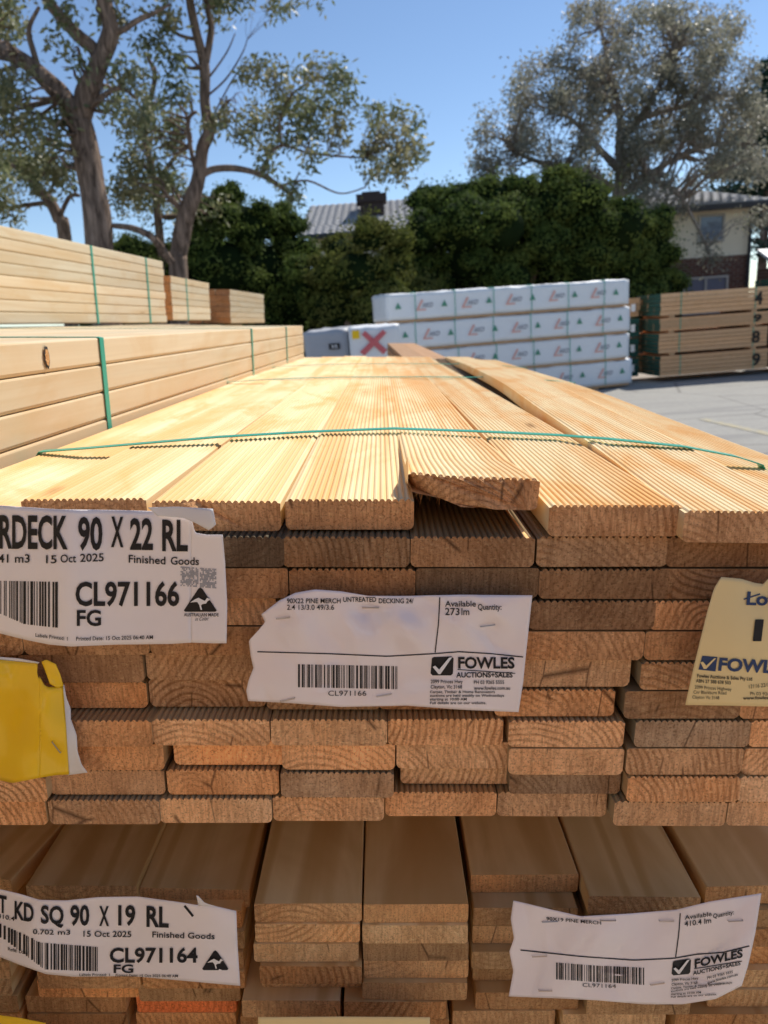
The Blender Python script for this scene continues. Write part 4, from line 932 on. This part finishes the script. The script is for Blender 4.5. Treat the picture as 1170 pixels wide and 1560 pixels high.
gum('slender gum with a long arching branch to the right, behind the pine packs',13.5,[
 [(268,520,16),(271,415,13.5),(272,380,13),(285,328,12),(303,277,9.5),(313,225,8.5),(323,200,8),(314,155,7),(308,100,7),(296,52,6),(287,0,5.5),(284,-60,4)],
 [(309,103,5),(318,60,4.5),(321,40,4),(315,0,4),(320,-60,3)],
 [(306,268,5.5),(328,257,5),(360,256,4.5),(395,266,4),(425,284,3.2),(446,298,2.2)],
 [(318,215,4.5),(330,185,3.5),(345,160,2.5),(352,152,1.5)],
 [(303,275,3),(290,190,3),(303,170,2)],
 [(262,400,5,-.6),(245,378,5,-.8),(228,360,4.5,-1.),(200,348,4,-1.),(170,344,3.5,-1.)],
 [(396,266,2.5),(410,240,2.5),(430,222,2),(470,232,1.8),(520,238,1.5),(560,240,1)],[(430,225,2),(428,180,1.6),(450,140,1.2),(480,120,1)],[(425,284,2),(470,275,1.6),(520,295,1.2),(560,285,1)],
 [(300,62,3),(270,55,2.5),(250,40,2),(235,20,1.5)],[(314,150,1.6),(345,120,1.2),(370,80,.9),(378,60,.6)],[(316,120,1.5),(345,80,1),(360,50,.7)],[(322,190,1.4),(350,130,1),(372,98,.7)]],
 [(395,106,20,9),(380,115,14,8),(425,120,18,12),(440,150,24,16),(470,110,18,12),(500,108,20,10),(520,125,16,14),(535,155,10,14),(490,150,26,16),(460,180,26,14),(420,185,20,12),(380,175,16,14),(375,200,18,14),(400,215,20,12),(440,205,22,12),(475,200,16,12),(505,185,20,12),(520,210,12,12),(470,240,12,8),(405,250,12,6),
  (570,175,16,8),(600,180,20,12),(628,185,14,8),(580,205,24,12),(615,215,22,12),(560,225,18,14),(590,240,24,12),(635,225,10,8),(570,262,18,10),(610,262,12,8),(630,240,8,6),
  (330,10,28,10),(350,-10,40,12),(250,25,20,14),(232,65,22,12),(262,90,16,12),(235,110,24,16),(262,140,22,14),(230,160,24,16),(255,190,24,14),(215,200,22,14),(235,230,28,14),(270,225,18,12),(205,250,26,14),(245,262,28,12),(190,280,26,14),(225,295,30,14),(330,190,14,10),(345,175,10,8),(440,290,20,10),(420,10,14,4),(460,-4,30,5),(300,-60,80,30)],
 M['gumleaf'],M['bark'],nclump=20,per=34,leaf=(.12,.024),cr=.095,depth=.7)
gum('small leaning gum trunk with hanging leaves at the left edge',14.5,[[(98,520,10),(97,365,9.5),(88,335,9),(75,308,8),(58,285,6),(42,262,5),(20,250,3)],[(75,308,4),(45,312,3),(20,316,2.5),(-10,318,2)],[(90,330,3),(105,300,3),(120,298,2.5)]],
 [(20,255,34,16),(55,250,26,14),(15,295,30,14),(0,320,30,12),(50,290,16,8),(100,280,14,10),(-30,280,40,40),(75,262,22,12)],M['gumleaf'],M['bark'],nclump=20,per=30,cr=.13,leaf=(.13,.024))
gum('thin trunked gum between the two large ones, with sparse crown',15.5,[[(240,500,8),(238,330,6),(232,270,5),(222,220,4.5),(218,180,4),(235,140,3.5),(240,110,3),(225,80,2)],[(222,225,3),(205,180,2.2),(190,160,1.5)],[(235,280,3),(262,240,2.4),(290,215,1.5)]],
 [(215,120,26,18),(240,170,24,16),(205,175,22,16),(225,215,30,16),(195,235,24,14),(260,205,20,14),(250,245,30,14),(215,275,36,16),(270,280,28,16),(185,300,26,18),(235,318,36,18),(290,310,24,20),(330,312,24,14),(345,345,22,12)],M['gumleaf'],M['bark'],nclump=12,per=28,cr=.14,leaf=(.13,.024))
# right gum
poly=[(868,22),(905,0),(960,12),(1000,-5),(1060,5),(1110,25),(1128,70),(1135,120),(1165,180),(1178,262),(1105,268),(1040,275),(985,318),(940,290),(850,275),(800,255),(735,275),(726,205),(778,160),(792,110),(848,80)]
def inside(x,y,P):
    c=False
    for (x1,y1),(x2,y2) in zip(P,P[1:]+P[:1]):
        if (y1>y)!=(y2>y) and x<(x2-x1)*(y-y1)/(y2-y1)+x1: c=not c
    return c
bl=[]
while len(bl)<185:
    u=rnd(726,1178); v=rnd(-5,315)
    if inside(u,v,poly):
        dc=abs(u-950)/230+abs(v-150)/200
        bl.append((u,v,rnd(11,22),rnd(8,15),rnd(-2.2,2.2)))
bl += [(735,200,14,10,0),(740,180,14,10,.5),(785,110,10,8,0),(800,125,12,9,0),(1150,330,18,12,0),(1045,318,12,7,-1),(1075,372,9,7,-1),(1088,395,10,6,-1),(1020,318,18,8,-1)]
gum('large spreading gum with grey brown foliage at upper right',22.,[[(945,560,11),(943,400,10),(938,330,9),(941,290,8),(943,250,7.5),(945,200,5.5),(940,150,4),(925,90,3),(915,40,2)],
 [(943,260,6),(920,235,5),(900,215,4),(880,190,3),(850,165,2)],[(941,290,6),(905,270,5),(870,258,4.5),(830,250,3.5),(790,235,2.5)],[(945,215,6),(975,180,5),(1000,140,4),(1020,90,3),(1040,50,2)],[(942,300,6),(985,270,5),(1030,240,4),(1080,220,3),(1130,220,2)],[(944,180,4),(920,140,3),(880,110,2.4),(840,100,1.5)],[(975,180,4),(1030,165,3),(1090,150,2)],
 [(985,270,4,-1),(1030,290,3.5,-1),(1055,330,2.5,-1),(1075,370,2,-1),(1085,400,1,-1)],[(943,250,4),(960,225,3),(1000,215,2.4)]],
 bl,M['redgum'],M['barkpale'],nclump=30,per=46,leaf=(.13,.023),cr=.15)
# pine at the right edge
def pine():
    D=34; b=wD(1155,500,D); px=D/FPX; root=thing('pine_tree','dark blue green conifer behind the gum at the right edge','tree',Matrix.Translation((b.x,b.y,0)))
    top=wD(1150,95,D).z; mb=MB(); mb.tube([(0,0,-.1),(0,0,top)],[.25,.03],8); mb.build('trunk',M['bark'],root); cs=[]; br=MB()
    for k in range(60):
        z=top*(.25+.75*k/60); L=2.8*(1-k/62)+.3+rnd(-.2,.3); an=rnd(0,6.28); e=Vector((math.cos(an)*L,math.sin(an)*L,z+L*.1)); br.tube([(0,0,z),e],[.04,.01],4)
        for m in range(5):
            c=Vector((0,0,z)).lerp(e,.35+.15*m); cs.append(np.array(c)+rng.normal(size=(90,3))*np.array([.28,.28,.14]))
    t=br.build('branches',M['bark'],root); t['kind']='stuff'; o=leaves('crown',np.concatenate(cs),M['pineleaf'],root,(.26,.045),-.1); o['kind']='stuff'
pine()
# dense shrubs / cypress-like trees
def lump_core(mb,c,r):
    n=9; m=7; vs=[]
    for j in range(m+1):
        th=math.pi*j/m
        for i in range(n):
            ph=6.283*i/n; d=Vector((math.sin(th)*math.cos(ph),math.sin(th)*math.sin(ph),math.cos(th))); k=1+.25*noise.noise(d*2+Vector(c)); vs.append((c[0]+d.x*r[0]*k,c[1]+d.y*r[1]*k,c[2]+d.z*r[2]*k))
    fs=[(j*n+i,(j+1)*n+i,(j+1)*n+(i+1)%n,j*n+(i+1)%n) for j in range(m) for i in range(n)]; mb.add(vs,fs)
def bush(label,D,blobs,mat,stems,dens=1.0,leaf=(.075,.022),bark_=None,name='dense_tree'):
    px=D/FPX; b=wD(stems[0][0],stems[0][1],D); off=Vector((b.x,b.y,0)); root=thing(name,label,'tree',Matrix.Translation(off)); cs=[]; ns=[]; core=MB(); st=MB()
    for (u,v,ru,rv) in blobs:
        dy=rnd(-.7,.7); c=wD(u,v,D+dy)-off; r=(ru*px,(ru+rv)*.55*px,rv*px); lump_core(core,c,tuple(x*.72 for x in r))
        for _ in range(9):
            qd=rng.normal(size=3); qd[2]=abs(qd[2])*.9-.25; qd/=np.linalg.norm(qd); f=rnd(.34,.52)
            cc=np.array(c)+qd*np.array(r)*rnd(.62,.82); rr=np.array(r).min()*f*np.array([1.1,1.1,.85]); k2=int(230*dens*rr[0]*rr[2]/.09)+160
            lump_core(core,Vector(cc),tuple(rr*.8)); n2=rng.normal(size=(k2,3)); n2[:,2]+=.25; n2/=np.linalg.norm(n2,axis=1)[:,None]
            cs.append(cc+n2*rr*rng.uniform(.84,1.06,k2)[:,None]*(1+.1*np.sin(n2[:,:1]*9+n2[:,1:2]*7))); ns.append(n2)
        area=r[0]*r[2]; k=int(26*area*dens)+12
        q=rng.normal(size=(k,3)); q/=np.linalg.norm(q,axis=1)[:,None]
        # lumpy outer shell made of small rounded tufts
        bump_=np.array([1+.22*noise.noise(Vector(x)*2.6+c) for x in q])[:,None]
        q=q*np.array(r)*rng.uniform(.82,1.02,k)[:,None]*bump_+np.array(c)
        cr=.13*rng.uniform(.6,1.4,k)
        p=np.repeat(q,34,0)+rng.normal(size=(k*34,3))*np.repeat(cr,34)[:,None]*np.array([1,1,.75]); cs.append(p); n3=p-np.array(c); ns.append(n3/np.linalg.norm(n3,axis=1)[:,None])
    for (u,v,r0) in stems:
        p=wD(u,v,D)-off; tgt=min(((wD(x[0],x[1],D)-off) for x in blobs),key=lambda q:(q-p).length)
        P_,R_=smooth_pts([Vector((p.x,p.y,-.1)),Vector((p.x+rnd(-.2,.2),p.y,max(.4,p.z*.6))),p.lerp(tgt,.5),tgt],[r0*px*1.3,r0*px,r0*px*.8,r0*px*.4],4); st.tube(P_,R_,7)
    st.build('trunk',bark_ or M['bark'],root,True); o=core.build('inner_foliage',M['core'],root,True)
    C=np.concatenate(cs); NN=np.concatenate(ns); kk=C[:,2]>.05; o=leaves('crown',C[kk],mat,root,leaf,-.25,nrm=NN[kk]); o['kind']='stuff'
bush('dense dark green tree behind the left pine packs',16.5,[(330,330,42,36),(375,345,46,36),(425,345,38,32),(450,395,34,42),(335,410,60,55),(395,420,60,55),(440,460,44,60),(330,480,70,60),(395,510,70,60),(460,430,24,40),(300,350,30,40),(262,430,50,80),(350,300,22,18),(215,450,60,80),(160,480,60,60)],M['hedgeleaf'],[(380,520,10),(300,520,8)])
bush('smaller olive green rounded bush below the tiled roof and chimney',15.5,[(520,385,32,26),(565,362,34,26),(603,372,22,24),(500,420,26,34),(545,415,42,36),(595,415,34,34),(520,470,44,44),(580,470,40,44),(615,440,24,40),(480,460,18,30),(640,470,40,50)],M['yellowbush'],[(540,520,7),(560,520,5),(600,520,5)],leaf=(.08,.02))
bush('wide dark green tree with rounded top above the white stack',17.5,[(660,320,44,32),(640,360,34,34),(700,305,44,24),(745,300,40,30),(700,350,56,44),(760,350,50,44),(650,405,40,34),(715,400,50,30),(790,300,34,28),(790,380,40,44),(780,430,40,40),(800,340,30,30),(620,400,16,24),(640,450,34,30)],M['hedgeleaf'],[(765,440,8),(745,520,7),(700,520,6)])
bush('darker dense tree right of the wide one, in front of the two storey house',18.2,[(850,285,38,26),(830,320,46,40),(890,300,46,34),(880,350,56,44),(940,350,50,44),(985,350,36,34),(1000,390,32,44),(950,410,50,44),(890,405,54,44),(830,380,44,40),(1005,430,26,34),(960,460,50,40),(900,460,60,40)],M['hedgeleaf'],[(800,440,7),(900,540,9)])
bush('low dark shrubs in the shadow under the trees at centre',21.,[(480,470,60,50),(560,480,60,50),(640,470,70,50),(720,430,80,70),(800,430,80,70),(880,460,60,50),(400,480,60,50),(300,490,70,50),(1010,460,40,50)],M['hedgeleaf'],[(560,520,4)],dens=.5,name='hedge')
